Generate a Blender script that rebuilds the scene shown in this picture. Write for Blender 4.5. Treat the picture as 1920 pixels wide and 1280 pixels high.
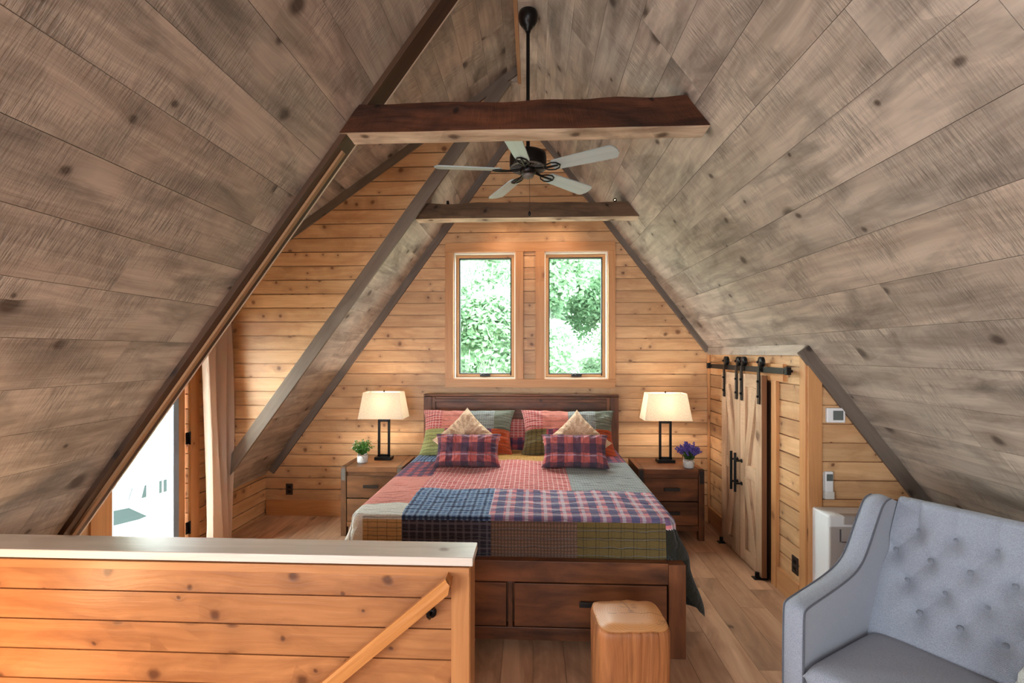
import bpy, math, random
from mathutils import Vector, Matrix, noise
PI = math.pi
scene = bpy.context.scene
for o in list(bpy.data.objects): bpy.data.objects.remove(o)
COL = scene.collection

# ------------------------------------------------------------------ camera
cam_d = bpy.data.cameras.new('camera'); cam = bpy.data.objects.new('camera', cam_d); COL.objects.link(cam)
cam.location = (0, 0, 1.79); cam.rotation_euler = (PI/2, 0, math.radians(2.56))
cam_d.sensor_width = 36; cam_d.lens = 894/1920*36; cam_d.shift_y = 22/1920
cam_d.clip_start = .02; cam_d.clip_end = 300
scene.camera = cam
# ------------------------------------------------------------------ exposure
vs = scene.view_settings
vs.view_transform = 'Standard'; vs.look = 'None'; vs.gamma = 1; vs.use_curve_mapping = False; vs.exposure = 0.42
# ------------------------------------------------------------------ world: bright overcast sky
w = bpy.data.worlds.new('overcast'); scene.world = w; w.use_nodes = True
bg = w.node_tree.nodes['Background']; bg.inputs[0].default_value = (.93, .98, 1, 1); bg.inputs[1].default_value = 21.0

def light(name, kind, loc, energy, color, size=None, sizey=None, aim=None, **kw):
    d = bpy.data.lights.new(name, kind); o = bpy.data.objects.new(name, d); COL.objects.link(o)
    o.location = loc; d.energy = energy; d.color = color
    if kind == 'AREA':
        d.shape = 'RECTANGLE'; d.size = size; d.size_y = sizey or size
    elif size is not None: d.shadow_soft_size = size
    if aim is not None:
        o.rotation_euler = (Vector(aim)-Vector(loc)).to_track_quat('-Z', 'Y').to_euler()
    for k, v in kw.items(): setattr(d, k, v)
    return o
# unseen area lights added in place of daylight; no windows are built here
light('rear_high_daylight_fill', 'AREA', (.1, -4.3, 2.1), 104, (.84, .93, 1), 2.3, 2.2, aim=(.6, 3, .9))
light('rear_low_uplight_fill', 'AREA', (.2, -4.3, .75), 24, (.92, .95, 1), 3.4, 1.1, aim=(0, 1.2, 3.2))  # added low and aimed up to brighten the ceiling slopes
light('side_daylight_fill', 'AREA', (-2.1, -.8, 1.1), 100, (.88, .95, 1), 1.9, .9, aim=(1.9, 1.4, .9))  # added at the side to brighten the armchair and right slope
light('stair_sconce_light', 'POINT', (-2.25, 1.42, .62), 16, (1, .62, .32), .06)
light('rear_warm_fill', 'POINT', (1.2, -1.4, 1.3), 7, (1, .8, .62), .18)  # added unseen warm fill; no lamp stands here
WARM = (1, .66, .36)

# ------------------------------------------------------------------ mesh collector
class MB:
    def __init__(s): s.v = []; s.f = []; s.uv = []; s.r = []; s.m = []; s.sm = []
    def face(s, idx, uvs, rnd=0., mi=0, smooth=False):
        s.f.append(tuple(idx)); s.uv.append(uvs); s.r.append(rnd); s.m.append(mi); s.sm.append(smooth)
    def poly(s, pts, grain=(1, 0, 0), rnd=None, mi=0, smooth=False):
        pts = [Vector(p) for p in pts]; b = len(s.v); s.v += [tuple(p) for p in pts]
        n = Vector((0, 0, 0))
        for i in range(len(pts)):
            a, c = pts[i], pts[(i+1) % len(pts)]; n += a.cross(c)
        if n.length < 1e-12: n = Vector((0, 0, 1))
        n.normalize(); g = Vector(grain).normalized(); u = g - n*g.dot(n)
        if u.length < .35:
            u = Vector((0, 0, 1)) - n*n.z
            if u.length < .3: u = Vector((1, 0, 0)) - n*n.x
        u.normalize(); vv = n.cross(u)
        s.face(range(b, b+len(pts)), [(p.dot(u), p.dot(vv)) for p in pts], random.random() if rnd is None else rnd, mi, smooth)
    def box(s, c, d, grain='x', mi=0, rot=None, rnd=None):
        c = Vector(c); hx, hy, hz = d[0]/2, d[1]/2, d[2]/2; R = rot or Matrix.Identity(3)
        P = [c+R@Vector((x*hx, y*hy, z*hz)) for x in (-1, 1) for y in (-1, 1) for z in (-1, 1)]
        g = R@Vector({'x': (1, 0, 0), 'y': (0, 1, 0), 'z': (0, 0, 1)}[grain]); r = random.random() if rnd is None else rnd
        for q in ((0,1,3,2),(4,6,7,5),(0,4,5,1),(2,3,7,6),(0,2,6,4),(1,5,7,3)):
            s.poly([P[i] for i in q], g, r, mi)
        return s
    def bar(s, a, b, w, h, up=(0, 0, 1), mi=0):
        a = Vector(a); b = Vector(b); x = (b-a); L = x.length; x.normalize(); z = Vector(up); z = (z-x*z.dot(x)).normalized(); y = z.cross(x)
        R = Matrix((x, y, z)).transposed()
        return s.box((a+b)/2, (L, w, h), 'x', mi, R)
    def prism(s, pts2, O, U, V, N, t0, t1, grain=(1, 0, 0), rnd=None, mi=0):
        O, U, V, N = map(Vector, (O, U, V, N)); r = random.random() if rnd is None else rnd
        A = [O+U*p[0]+V*p[1]+N*t1 for p in pts2]; B = [O+U*p[0]+V*p[1]+N*t0 for p in pts2]
        if U.cross(V).dot(N) < 0: A.reverse(); B.reverse()
        s.poly(A, grain, r, mi); s.poly(B[::-1], grain, r, mi)
        n = len(A)
        for i in range(n):
            j = (i+1) % n; s.poly([B[i], B[j], A[j], A[i]], grain, r, mi)
        return s
    def grid(s, fn, nu, nv, uvfn=None, mifn=None, smooth=True, closeu=False, flip=False, mi=0, rnd=.5):
        b = len(s.v); cu = nu if closeu else nu+1
        for j in range(nv+1):
            for i in range(cu): s.v.append(tuple(fn(i/nu, j/nv)))
        for j in range(nv):
            for i in range(nu):
                i2 = (i+1) % cu; q = [b+j*cu+i, b+j*cu+i2, b+(j+1)*cu+i2, b+(j+1)*cu+i]
                t = [(i/nu, j/nv), ((i+1)/nu, j/nv), ((i+1)/nu, (j+1)/nv), (i/nu, (j+1)/nv)]
                if uvfn: t = [uvfn(*k) for k in t]
                if flip: q.reverse(); t.reverse()
                s.face(q, t, rnd, mifn((i+.5)/nu, (j+.5)/nv) if mifn else mi, smooth)
        return s
    def lathe(s, prof, c=(0, 0, 0), n=24, mi=0, axis=None, smooth=True):
        c = Vector(c); R = axis or Matrix.Identity(3); k = len(prof)-1
        def fn(u, v):
            r, z = prof[round(v*k)]; a = u*2*PI; return c+R@Vector((r*math.cos(a), r*math.sin(a), z))
        return s.grid(fn, n, k, closeu=True, mi=mi, smooth=smooth, uvfn=lambda u, v: (v*.1, u*.2))
    def cyl(s, a, b, r, r2=None, n=16, mi=0, smooth=True):
        a = Vector(a); b = Vector(b); r2 = r if r2 is None else r2
        z = (b-a); L = z.length; q = z.to_track_quat('Z', 'Y').to_matrix()
        return s.lathe([(0.0001, 0), (r, 0), (r, .0005), (r2, L-.0005), (r2, L), (0.0001, L)], a, n, mi, q, smooth)
    def tube(s, pts, r, n=10, mi=0, flat=1.):
        pts = [Vector(p) for p in pts]; k = len(pts)-1; rr = r if hasattr(r, '__len__') else [r]*(k+1)
        fr = []; up = Vector((0, 0, 1))
        for i, p in enumerate(pts):
            t = (pts[min(i+1, k)]-pts[max(i-1, 0)]).normalized()
            if abs(t.dot(up)) > .97: up = Vector((1, 0, 0))
            y = (up-t*up.dot(t)).normalized(); x = y.cross(t); up = y; fr.append((x, y))
        def fn(u, v):
            i = round(v*k); a = u*2*PI; return pts[i]+(fr[i][0]*math.cos(a)+fr[i][1]*math.sin(a)*flat)*rr[i]
        s.grid(fn, n, k, closeu=True, mi=mi, flip=True, uvfn=lambda u, v: (v, u*.1))
        for e, rev in ((0, 0), (k, 1)):
            ring = [pts[e]+(fr[e][0]*math.cos(i/n*2*PI)+fr[e][1]*math.sin(i/n*2*PI)*flat)*rr[e] for i in range(n)]
            s.poly(ring if not rev else ring[::-1], (1, 0, 0), .5, mi)
        return s
def obj(name, mb, mats, parent=None, bevel=0, loc=None, sub=0, merge=False, recalc=False):
    me = bpy.data.meshes.new(name); me.from_pydata(mb.v, [], mb.f)
    uv = me.uv_layers.new(name='UVMap'); k = 0
    flat = [c for f in mb.uv for t in f for c in t]
    uv.data.foreach_set('uv', flat)
    a = me.attributes.new('rnd', 'FLOAT', 'FACE'); a.data.foreach_set('value', mb.r)
    me.polygons.foreach_set('material_index', mb.m); me.polygons.foreach_set('use_smooth', mb.sm)
    if not isinstance(mats, (list, tuple)): mats = [mats]
    for m in mats: me.materials.append(m)
    me.update()
    if merge or recalc or bevel or sub:
        import bmesh
        bm = bmesh.new(); bm.from_mesh(me)
        bmesh.ops.remove_doubles(bm, verts=bm.verts, dist=1e-5)
        if recalc or bevel: bmesh.ops.recalc_face_normals(bm, faces=bm.faces)
        bm.to_mesh(me); bm.free()
    o = bpy.data.objects.new(name, me); COL.objects.link(o)
    if parent: o.parent = parent
    if loc is not None: o.location = loc
    if bevel:
        b = o.modifiers.new('bevel', 'BEVEL'); b.width = bevel; b.segments = 2; b.limit_method = 'ANGLE'; b.angle_limit = math.radians(40)
    if sub:
        b = o.modifiers.new('sub', 'SUBSURF'); b.levels = sub; b.render_levels = sub
    return o
def thing(name, label, cat, loc=(0, 0, 0), rz=0, group=None):
    o = bpy.data.objects.new(name, None); COL.objects.link(o); o.empty_display_size = .1
    o.location = loc; o.rotation_euler = (0, 0, rz); return tag(o, label, cat, group)
def tag(o, label, cat, group=None, kind=None):
    if label: o['label'] = label
    if cat: o['category'] = cat
    if group: o['group'] = group
    if kind: o['kind'] = kind
    return o
def struct(name, mb, mats, **k):
    o = obj(name, mb, mats, **k); o['kind'] = 'structure'; return o
def dup(o, parent=None):
    c = o.copy(); COL.objects.link(c)
    if parent: c.parent = parent
    for ch in list(o.children): dup(ch, c)
    return c

# ------------------------------------------------------------------ materials
def srgb(r, g, b):
    f = lambda c: (c/255/12.92) if c <= 10 else ((c/255+.055)/1.055)**2.4
    return (f(r), f(g), f(b), 1)
class NT:
    def __init__(s, name):
        s.mat = bpy.data.materials.new(name); s.mat.use_nodes = True; s.t = s.mat.node_tree; s.n = s.t.nodes; s.b = s.n['Principled BSDF']
    def nd(s, typ, **k):
        n = s.n.new(typ)
        for a, v in k.items(): setattr(n, a, v)
        return n
    def put(s, sock, v):
        if v is None: return
        if hasattr(v, 'is_output') or isinstance(v, bpy.types.NodeSocket): s.t.links.new(v, sock)
        else:
            if isinstance(v, (int, float)) and hasattr(sock.default_value, '__len__'): v = (v,)*len(sock.default_value)
            sock.default_value = v
    def math(s, op, a, b=None, c=None):
        n = s.nd('ShaderNodeMath', operation=op); s.put(n.inputs[0], a); s.put(n.inputs[1], b)
        if c is not None: s.put(n.inputs[2], c)
        return n.outputs[0]
    def vec(s, op, a, b=None):
        n = s.nd('ShaderNodeVectorMath', operation=op); s.put(n.inputs[0], a); s.put(n.inputs[1], b); return n.outputs[0]
    def mix(s, f, a, b, mode='MIX'):
        n = s.nd('ShaderNodeMix', data_type='RGBA', blend_type=mode); s.put(n.inputs[0], f); s.put(n.inputs[6], a); s.put(n.inputs[7], b); return n.outputs[2]
    def ramp(s, f, lo, hi, a=0., b=1.):
        n = s.nd('ShaderNodeMapRange'); n.clamp = True
        for i, v in enumerate((f, lo, hi, a, b)): s.put(n.inputs[i], v)
        return n.outputs[0]
    def noise(s, v, scale, detail=3, rough=.5, dist=0, out=0):
        n = s.nd('ShaderNodeTexNoise'); s.put(n.inputs['Vector'], v); n.inputs['Scale'].default_value = scale; n.inputs['Detail'].default_value = detail
        n.inputs['Roughness'].default_value = rough; n.inputs['Distortion'].default_value = dist; return n.outputs[out]
    def voro(s, v, scale, rnd=1.):
        n = s.nd('ShaderNodeTexVoronoi', voronoi_dimensions='2D'); s.put(n.inputs['Vector'], v); n.inputs['Scale'].default_value = scale; n.inputs['Randomness'].default_value = rnd
        return n.outputs['Distance'], n.outputs['Color']
    def uv(s): return s.nd('ShaderNodeTexCoord').outputs['UV']
    def comb(s, x, y, z=0.):
        n = s.nd('ShaderNodeCombineXYZ')
        for i, v in enumerate((x, y, z)): s.put(n.inputs[i], v)
        return n.outputs[0]
    def sep(s, v):
        n = s.nd('ShaderNodeSeparateXYZ'); s.put(n.inputs[0], v); return n.outputs
    def attr(s, name): n = s.nd('ShaderNodeAttribute', attribute_name=name); return n.outputs['Fac']
    def bump(s, h, dist, strength=1.):
        n = s.nd('ShaderNodeBump'); n.inputs['Distance'].default_value = dist; n.inputs['Strength'].default_value = strength; s.put(n.inputs['Height'], h)
        s.t.links.new(n.outputs[0], s.b.inputs['Normal'])
    def done(s, col, rough=.6, metal=0., spec=None, **k):
        s.put(s.b.inputs['Base Color'], col); s.put(s.b.inputs['Roughness'], rough); s.put(s.b.inputs['Metallic'], metal)
        if spec is not None: s.b.inputs['Specular IOR Level'].default_value = spec
        for a, v in k.items(): s.put(s.b.inputs[a], v)
        return s.mat
def wood(name, light_, dark_, knotc, knots=.5, kscale=5., stain=None, stainamt=0., saw=0., rough=.55, var=.3, fine=45, bump=.0006, spec=.35, contrast=1., huevar=None):
    n = NT(name); r = n.attr('rnd')
    off = n.comb(n.math('MULTIPLY', r, 37.3), n.math('MULTIPLY', r, 91.7)); p = n.vec('ADD', n.uv(), off)
    warp = n.noise(n.vec('MULTIPLY', p, (1.5, 5, 1)), 1, 2); xyz = n.sep(p)
    kd, kc = n.voro(n.vec('ADD', p, n.vec('MULTIPLY', n.noise(p, 9, 2, out=1), (.045, .03, 0))), kscale); kcs = n.sep(kc)
    on = n.math('LESS_THAN', kcs[0], knots); size = n.ramp(n.math('POWER', kcs[1], 2.), 0, 1, .05, .2)
    k = n.math('MULTIPLY', on, n.ramp(n.math('DIVIDE', kd, size), .45, 1.15, 1, 0))
    halo = n.math('MULTIPLY', on, n.ramp(n.math('DIVIDE', kd, size), .5, 4.2, 1, 0))
    v2 = n.math('ADD', xyz[1], n.math('MULTIPLY', n.math('SUBTRACT', warp, .5), .11)); v2 = n.math('ADD', v2, n.math('MULTIPLY', n.math('MULTIPLY', halo, halo), .02))
    q = n.comb(xyz[0], v2)
    g1 = n.noise(n.vec('MULTIPLY', q, (1.6, fine*1.6, 1)), 1, 5, .6)
    g2 = n.noise(n.vec('MULTIPLY', q, (.9, fine*.42, 1)), 1, 3, .55, .4)
    g = n.ramp(n.math('ADD', n.math('MULTIPLY', g1, .45), n.math('MULTIPLY', g2, .55)), .5-.22/contrast, .5+.22/contrast)
    col = n.mix(g, light_, dark_)
    if stain:
        st = n.ramp(n.noise(n.vec('MULTIPLY', p, (1.7, 4.5, 1)), 1, 5, .62, .5), .47, .72); col = n.mix(n.math('MULTIPLY', st, stainamt), col, stain)
    col = n.mix(n.math('MULTIPLY', halo, .28), col, knotc); col = n.mix(n.math('MULTIPLY', k, .82), col, knotc)
    h = g
    if saw:
        sm = n.noise(n.vec('MULTIPLY', p, (150, 9, 1)), 1, 3, .6); s2 = n.ramp(n.noise(p, 3.2, 2), .4, .62)
        f = n.math('MULTIPLY', n.ramp(sm, .42, .68), n.math('MULTIPLY', s2, saw)); col = n.mix(f, col, stain or dark_)
        h = n.math('SUBTRACT', g, f)
    val = n.math('ADD', 1-var/2, n.math('MULTIPLY', n.math('FRACT', n.math('MULTIPLY', r, 7.77)), var))
    col = n.mix(1., col, n.comb(val, val, val), 'MULTIPLY')
    if huevar: col = n.mix(n.math('MULTIPLY', n.math('FRACT', n.math('MULTIPLY', r, 13.3)), .55), col, n.mix(1., col, huevar, 'MULTIPLY'))
    n.bump(n.math('SUBTRACT', h, n.math('MULTIPLY', k, .5)), bump*2.2)
    return n.done(col, rough, spec=spec)
def plain(name, c, rough=.5, metal=0., nscale=40, amt=.08, bump=0., spec=None, **k):
    n = NT(name); tc = n.nd('ShaderNodeTexCoord').outputs['Object']; f = n.noise(tc, nscale, 3)
    c2 = tuple(x*(1-amt*2.2) for x in c[:3])+(1,); col = n.mix(f, c, c2)
    if bump: n.bump(f, bump)
    return n.done(col, rough, metal, spec, **k)
def fabric(name, c, c2=None, scale=900, bump=.0012, rough=.9, sheen=.3):
    n = NT(name); uv = n.uv(); tc = n.nd('ShaderNodeTexCoord').outputs['Object']; x = n.sep(uv)
    wv = n.math('MULTIPLY', n.math('SINE', n.math('MULTIPLY', x[0], scale)), n.math('SINE', n.math('MULTIPLY', x[1], scale)))
    nz = n.noise(tc, 260, 3); f = n.ramp(n.math('ADD', n.math('MULTIPLY', wv, .12), nz), .3, .75)
    col = n.mix(f, c, c2 or tuple(v*.72 for v in c[:3])+(1,)); n.bump(f, bump)
    return n.done(col, rough, spec=.2, **{'Sheen Weight': sheen})
def plaid(name, base, bands, quilt=.05, bumpd=.009):
    """bands: (axis 0/1, period, width, offset, colour, strength)"""
    n = NT(name); uv = n.uv(); tc = n.nd('ShaderNodeTexCoord').outputs['Object']
    wob = n.vec('MULTIPLY', n.vec('SUBTRACT', n.noise(tc, 11, 2, out=1), (.5, .5, .5)), (.008, .008, 0)); x = n.sep(n.vec('ADD', uv, wob)); col = base
    for ax, per, wd, off, c, st in bands:
        fr = n.math('FRACT', n.math('DIVIDE', n.math('ADD', x[ax], 50*per-off), per)); m = n.math('MULTIPLY', n.math('LESS_THAN', fr, wd/per), st); col = n.mix(m, col, c)
    mot = n.noise(tc, 120, 4, .65); col = n.mix(n.ramp(mot, .4, .75, 0, .35), col, n.mix(1., col, (.45, .45, .5, 1), 'MULTIPLY'))
    if quilt:
        q = n.math('ABSOLUTE', n.math('SINE', n.math('ADD', n.math('MULTIPLY', x[1], PI/quilt), n.math('MULTIPLY', n.noise(uv, 9, 2), 2.2))))
        st = n.ramp(q, 0, .35); wr = n.noise(n.vec('MULTIPLY', uv, (28, 95, 1)), 1, 4, .65)
        n.bump(n.math('ADD', st, n.math('MULTIPLY', wr, 1.3)), bumpd)
        col = n.mix(n.ramp(q, .0, .22, .45, 0), col, n.mix(1., col, (.5, .5, .5, 1), 'MULTIPLY'))
    else: n.bump(n.math('ADD', mot, n.noise(n.vec('MULTIPLY', uv, (40, 14, 1)), 1, 4, .6)), .012)
    return n.done(col, .92, spec=.15, **{'Sheen Weight': .15})

M = {}
M['pine'] = wood('honey_pine', srgb(222, 180, 134), srgb(190, 142, 98), srgb(104, 62, 36), .4, 7, srgb(164, 114, 72), .75, rough=.42, var=.28, fine=30, spec=.4, contrast=1.2)
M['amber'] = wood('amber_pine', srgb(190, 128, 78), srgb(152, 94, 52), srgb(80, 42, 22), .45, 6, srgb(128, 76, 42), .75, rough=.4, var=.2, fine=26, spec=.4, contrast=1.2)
M['amber_trim'] = wood('amber_trim', srgb(196, 134, 82), srgb(160, 102, 58), srgb(100, 54, 28), .06, 4, rough=.4, var=.06, fine=30, spec=.4)
M['pine_trim'] = wood('pine_trim', srgb(210, 156, 104), srgb(180, 120, 72), srgb(122, 70, 38), .1, 4, rough=.4, var=.1, fine=30, spec=.4)
M['grey'] = wood('weathered_planks', srgb(200, 186, 172), srgb(154, 140, 128), srgb(66, 52, 44), .3, 3.6, srgb(108, 100, 92), .95, saw=.8, rough=.66, var=.14, fine=20, bump=.0008, spec=.3, huevar=(1.0, .93, .87, 1), contrast=1.3)
M['dark_trim'] = wood('dark_grey_trim', srgb(124, 110, 98), srgb(92, 80, 70), srgb(44, 34, 28), .12, 3.5, srgb(136, 124, 112), .4, rough=.65, var=.1, fine=24)
M['brown_trim'] = wood('brown_edge_trim', srgb(84, 56, 36), srgb(54, 34, 22), srgb(24, 14, 9), .1, 3.5, rough=.6, var=.1, fine=24)
M['tan_trim'] = wood('tan_moulding', srgb(164, 124, 88), srgb(130, 92, 60), srgb(70, 42, 24), .1, 4, rough=.6, var=.1, fine=30)
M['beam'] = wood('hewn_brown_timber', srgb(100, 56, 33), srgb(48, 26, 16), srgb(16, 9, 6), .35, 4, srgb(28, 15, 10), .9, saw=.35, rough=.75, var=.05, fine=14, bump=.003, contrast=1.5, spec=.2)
M['beam_bottom'] = wood('hewn_raw_lit_timber', srgb(222, 204, 180), srgb(172, 146, 120), srgb(70, 48, 34), .3, 4, srgb(110, 84, 64), .8, rough=.75, var=.04, fine=14, bump=.003, contrast=1.4)  # raw paler underside, with window light from below put into its colour
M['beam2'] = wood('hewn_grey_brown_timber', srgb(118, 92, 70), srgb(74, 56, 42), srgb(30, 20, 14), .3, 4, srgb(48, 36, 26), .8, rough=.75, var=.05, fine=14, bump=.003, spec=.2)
M['floor'] = wood('oak_floor', srgb(216, 172, 138), srgb(172, 126, 96), srgb(92, 60, 42), .12, 2.6, srgb(140, 102, 78), .85, rough=.42, var=.28, fine=18, bump=.0004, spec=.4, huevar=(.93, .95, .97, 1), contrast=1.25)
M['walnut'] = wood('rustic_dark_furniture', srgb(140, 84, 50), srgb(66, 37, 22), srgb(28, 15, 10), .1, 3, srgb(46, 25, 15), .9, rough=.42, var=.12, fine=9, bump=.0006, contrast=1.5)
M['walnut_light'] = wood('rustic_mid_furniture', srgb(150, 102, 66), srgb(82, 52, 33), srgb(40, 24, 16), .1, 3, srgb(60, 38, 24), .85, rough=.42, var=.14, fine=9, bump=.0006, contrast=1.5)
M['barn'] = wood('barn_door_alder', srgb(226, 190, 156), srgb(182, 142, 108), srgb(96, 62, 38), .15, 4, srgb(160, 126, 98), .6, saw=.45, rough=.6, var=.2, fine=20, bump=.0008)
M['barn_edge'] = wood('barn_door_edge', srgb(150, 100, 64), srgb(112, 70, 42), srgb(60, 36, 22), .05, 4, rough=.6, var=.1, fine=26)
M['cap'] = wood('pale_cap_board', srgb(224, 208, 194), srgb(196, 178, 162), srgb(130, 100, 80), .06, 4, rough=.42, var=.05, fine=40, spec=.6)
M['rail'] = wood('golden_handrail', srgb(204, 138, 78), srgb(170, 104, 52), srgb(120, 66, 30), .04, 4, rough=.35, var=.05, fine=40)
M['stump'] = wood('stump_side', srgb(186, 118, 68), srgb(124, 70, 36), srgb(66, 36, 20), .15, 5, srgb(96, 54, 30), .7, rough=.5, var=.04, fine=26, bump=.002, contrast=1.4)
M['blade'] = wood('bleached_fan_blade', srgb(186, 196, 196), srgb(160, 172, 172), srgb(120, 130, 130), .0, 4, rough=.35, var=.03, fine=30, bump=.0002)
M['black'] = plain('black_iron', srgb(34, 32, 32), .42, .7, amt=.1)
M['bronze'] = plain('dark_bronze', srgb(30, 26, 24), .35, .6)
M['handle'] = plain('dark_steel_pull', srgb(66, 62, 60), .4, .8)
M['strap'] = plain('grey_steel_strap', srgb(118, 112, 106), .5, .35, 60, .15)
M['outlet'] = plain('dark_outlet_plastic', srgb(52, 38, 32), .5)
M['white'] = plain('white_plastic', srgb(232, 232, 232), .38, amt=.01)
M['offwhite'] = plain('off_white_plastic', srgb(214, 212, 206), .4, amt=.01)
M['taupe'] = plain('taupe_front_panel', srgb(176, 166, 160), .4, amt=.01)
M['line'] = plain('dark_seam', srgb(84, 80, 78), .5)
M['screen'] = plain('grey_lcd', srgb(104, 110, 108), .2)
M['vinyl'] = plain('white_jamb', srgb(232, 226, 214), .4, amt=.01)
M['gasket'] = plain('black_window_gasket', srgb(36, 34, 32), .5)
M['grey_metal'] = plain('grey_door_strip', srgb(120, 128, 140), .4, .3)
M['chair'] = fabric('blue_grey_upholstery', srgb(162, 168, 180), srgb(130, 136, 150), 900)
M['piping'] = fabric('grey_piping', srgb(92, 96, 108), None, 900)
M['chairbtn'] = fabric('button_cloth', srgb(140, 145, 156), None, 900)
M['fluff'] = fabric('white_boucle', srgb(214, 212, 206), None, 500, .004)
M['legwood'] = wood('dark_chair_leg', srgb(60, 40, 28), srgb(40, 26, 18), srgb(20, 12, 8), 0, 4)
def mk_curtain():
    n = NT('linen_curtain'); uv = n.uv(); x = n.sep(uv); f = n.noise(n.vec('MULTIPLY', uv, (300, 300, 1)), 1, 2)
    col = n.mix(f, srgb(248, 238, 228), srgb(228, 214, 202)); n.bump(f, .001); n.done(col, .9, spec=.1)
    tr = n.nd('ShaderNodeBsdfTranslucent'); n.put(tr.inputs[0], srgb(250, 234, 220)); mx = n.nd('ShaderNodeMixShader'); mx.inputs[0].default_value = .6
    n.t.links.new(n.b.outputs[0], mx.inputs[1]); n.t.links.new(tr.outputs[0], mx.inputs[2]); n.t.links.new(mx.outputs[0], n.n['Material Output'].inputs[0]); return n.mat
M['curtain'] = mk_curtain()
def mk_shade():
    n = NT('linen_lamp_shade'); uv = n.uv(); a = n.noise(n.vec('MULTIPLY', uv, (60, 900, 1)), 1, 2); b = n.noise(n.vec('MULTIPLY', uv, (900, 60, 1)), 1, 2)
    f = n.ramp(n.math('MULTIPLY', a, b), .16, .36); col = n.mix(f, srgb(204, 190, 168), srgb(246, 240, 230)); n.done(col, .9, spec=.1)
    tr = n.nd('ShaderNodeBsdfTranslucent'); n.put(tr.inputs[0], n.mix(f, srgb(196, 184, 164), srgb(252, 248, 240))); mx = n.nd('ShaderNodeMixShader'); mx.inputs[0].default_value = .62
    n.t.links.new(n.b.outputs[0], mx.inputs[1]); n.t.links.new(tr.outputs[0], mx.inputs[2]); n.t.links.new(mx.outputs[0], n.n['Material Output'].inputs[0]); return n.mat
M['shade'] = mk_shade()
def mk_glass():
    n = NT('window_glass'); g = n.nd('ShaderNodeBsdfGlossy'); g.inputs['Roughness'].default_value = .02; t = n.nd('ShaderNodeBsdfTransparent'); t.inputs[0].default_value = (.95, .99, .97, 1)
    lw = n.nd('ShaderNodeLayerWeight'); fr = n.nd('ShaderNodeMath', operation='POWER'); n.t.links.new(lw.outputs['Facing'], fr.inputs[0]); fr.inputs[1].default_value = 5.; f2 = n.nd('ShaderNodeMath', operation='MULTIPLY_ADD'); n.t.links.new(fr.outputs[0], f2.inputs[0]); f2.inputs[1].default_value = .5; f2.inputs[2].default_value = .004; fr = f2
    mx = n.nd('ShaderNodeMixShader'); n.t.links.new(fr.outputs[0], mx.inputs[0]); n.t.links.new(t.outputs[0], mx.inputs[1]); n.t.links.new(g.outputs[0], mx.inputs[2]); n.t.links.new(mx.outputs[0], n.n['Material Output'].inputs[0]); return n.mat
M['glass'] = mk_glass()
def mk_leaf(name, c, c2):
    n = NT(name); r = n.attr('rnd'); col = n.mix(r, c, c2); n.done(col, .6, spec=.3)
    tr = n.nd('ShaderNodeBsdfTranslucent'); n.put(tr.inputs[0], col); mx = n.nd('ShaderNodeMixShader'); mx.inputs[0].default_value = .45
    n.t.links.new(n.b.outputs[0], mx.inputs[1]); n.t.links.new(tr.outputs[0], mx.inputs[2]); n.t.links.new(mx.outputs[0], n.n['Material Output'].inputs[0]); return n.mat
M['leaf'] = mk_leaf('tree_leaf', srgb(102, 136, 104), srgb(142, 170, 136))
M['leaf2'] = mk_leaf('tree_leaf_light', srgb(132, 160, 130), srgb(166, 186, 158))
M['sprig'] = mk_leaf('potted_sprig', srgb(60, 120, 44), srgb(120, 168, 90)); M['sprigdark'] = mk_leaf('lavender_leaf', srgb(50, 84, 44), srgb(84, 120, 64))
M['bud'] = plain('white_bud', srgb(224, 232, 214), .7); M['lav'] = plain('violet_flower', srgb(104, 84, 176), .8, nscale=200, amt=.3)
M['bark'] = plain('bark', srgb(134, 140, 130), .9, nscale=8, amt=.3); M['ground'] = plain('pale_gravel_ground', srgb(150, 150, 138), .95, nscale=2, amt=.15)
M['hill'] = plain('wooded_hillside', srgb(140, 168, 138), .95, nscale=1.2, amt=.3)
M['bulb'] = None
def mk_em(name, c, s):
    n = NT(name); return n.done(c, .5, **{'Emission Color': c, 'Emission Strength': s})
M['bulb'] = mk_em('glowing_bulb', (1, .62, .32, 1), 14)
def mk_fur():
    n = NT('tan_fur'); tc = n.nd('ShaderNodeTexCoord').outputs['Object']; f = n.noise(tc, 30, 5, .7, 1.5); g = n.noise(n.vec('MULTIPLY', tc, (240, 240, 90)), 1, 3)
    col = n.mix(n.ramp(f, .38, .66), srgb(246, 212, 180), srgb(206, 156, 118)); n.bump(n.math('ADD', f, n.math('MULTIPLY', g, .8)), .01)
    return n.done(col, .95, spec=.1, **{'Sheen Weight': .8, 'Sheen Tint': srgb(250, 226, 196)})
M['fur'] = mk_fur()
NV = srgb(52, 62, 92); RD = srgb(196, 86, 84)
M['q_blue'] = plaid('quilt_blue_plaid', srgb(60, 88, 130), [(0, .034, .013, 0, srgb(142, 166, 196), .65), (1, .04, .015, 0, srgb(142, 166, 196), .6), (0, .068, .012, .017, srgb(26, 34, 62), .7), (1, .08, .014, .02, srgb(26, 34, 62), .7)])
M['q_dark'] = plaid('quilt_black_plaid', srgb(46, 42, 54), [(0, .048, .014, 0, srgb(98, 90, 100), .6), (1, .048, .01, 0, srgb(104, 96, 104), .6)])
M['q_multi'] = plaid('quilt_pink_navy_plaid', srgb(222, 134, 136), [(0, .118, .05, 0, srgb(60, 78, 118), .8), (1, .11, .05, 0, srgb(70, 88, 128), .6), (0, .118, .022, .065, srgb(206, 206, 214), .55), (1, .11, .022, .065, srgb(206, 206, 214), .5)])
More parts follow.
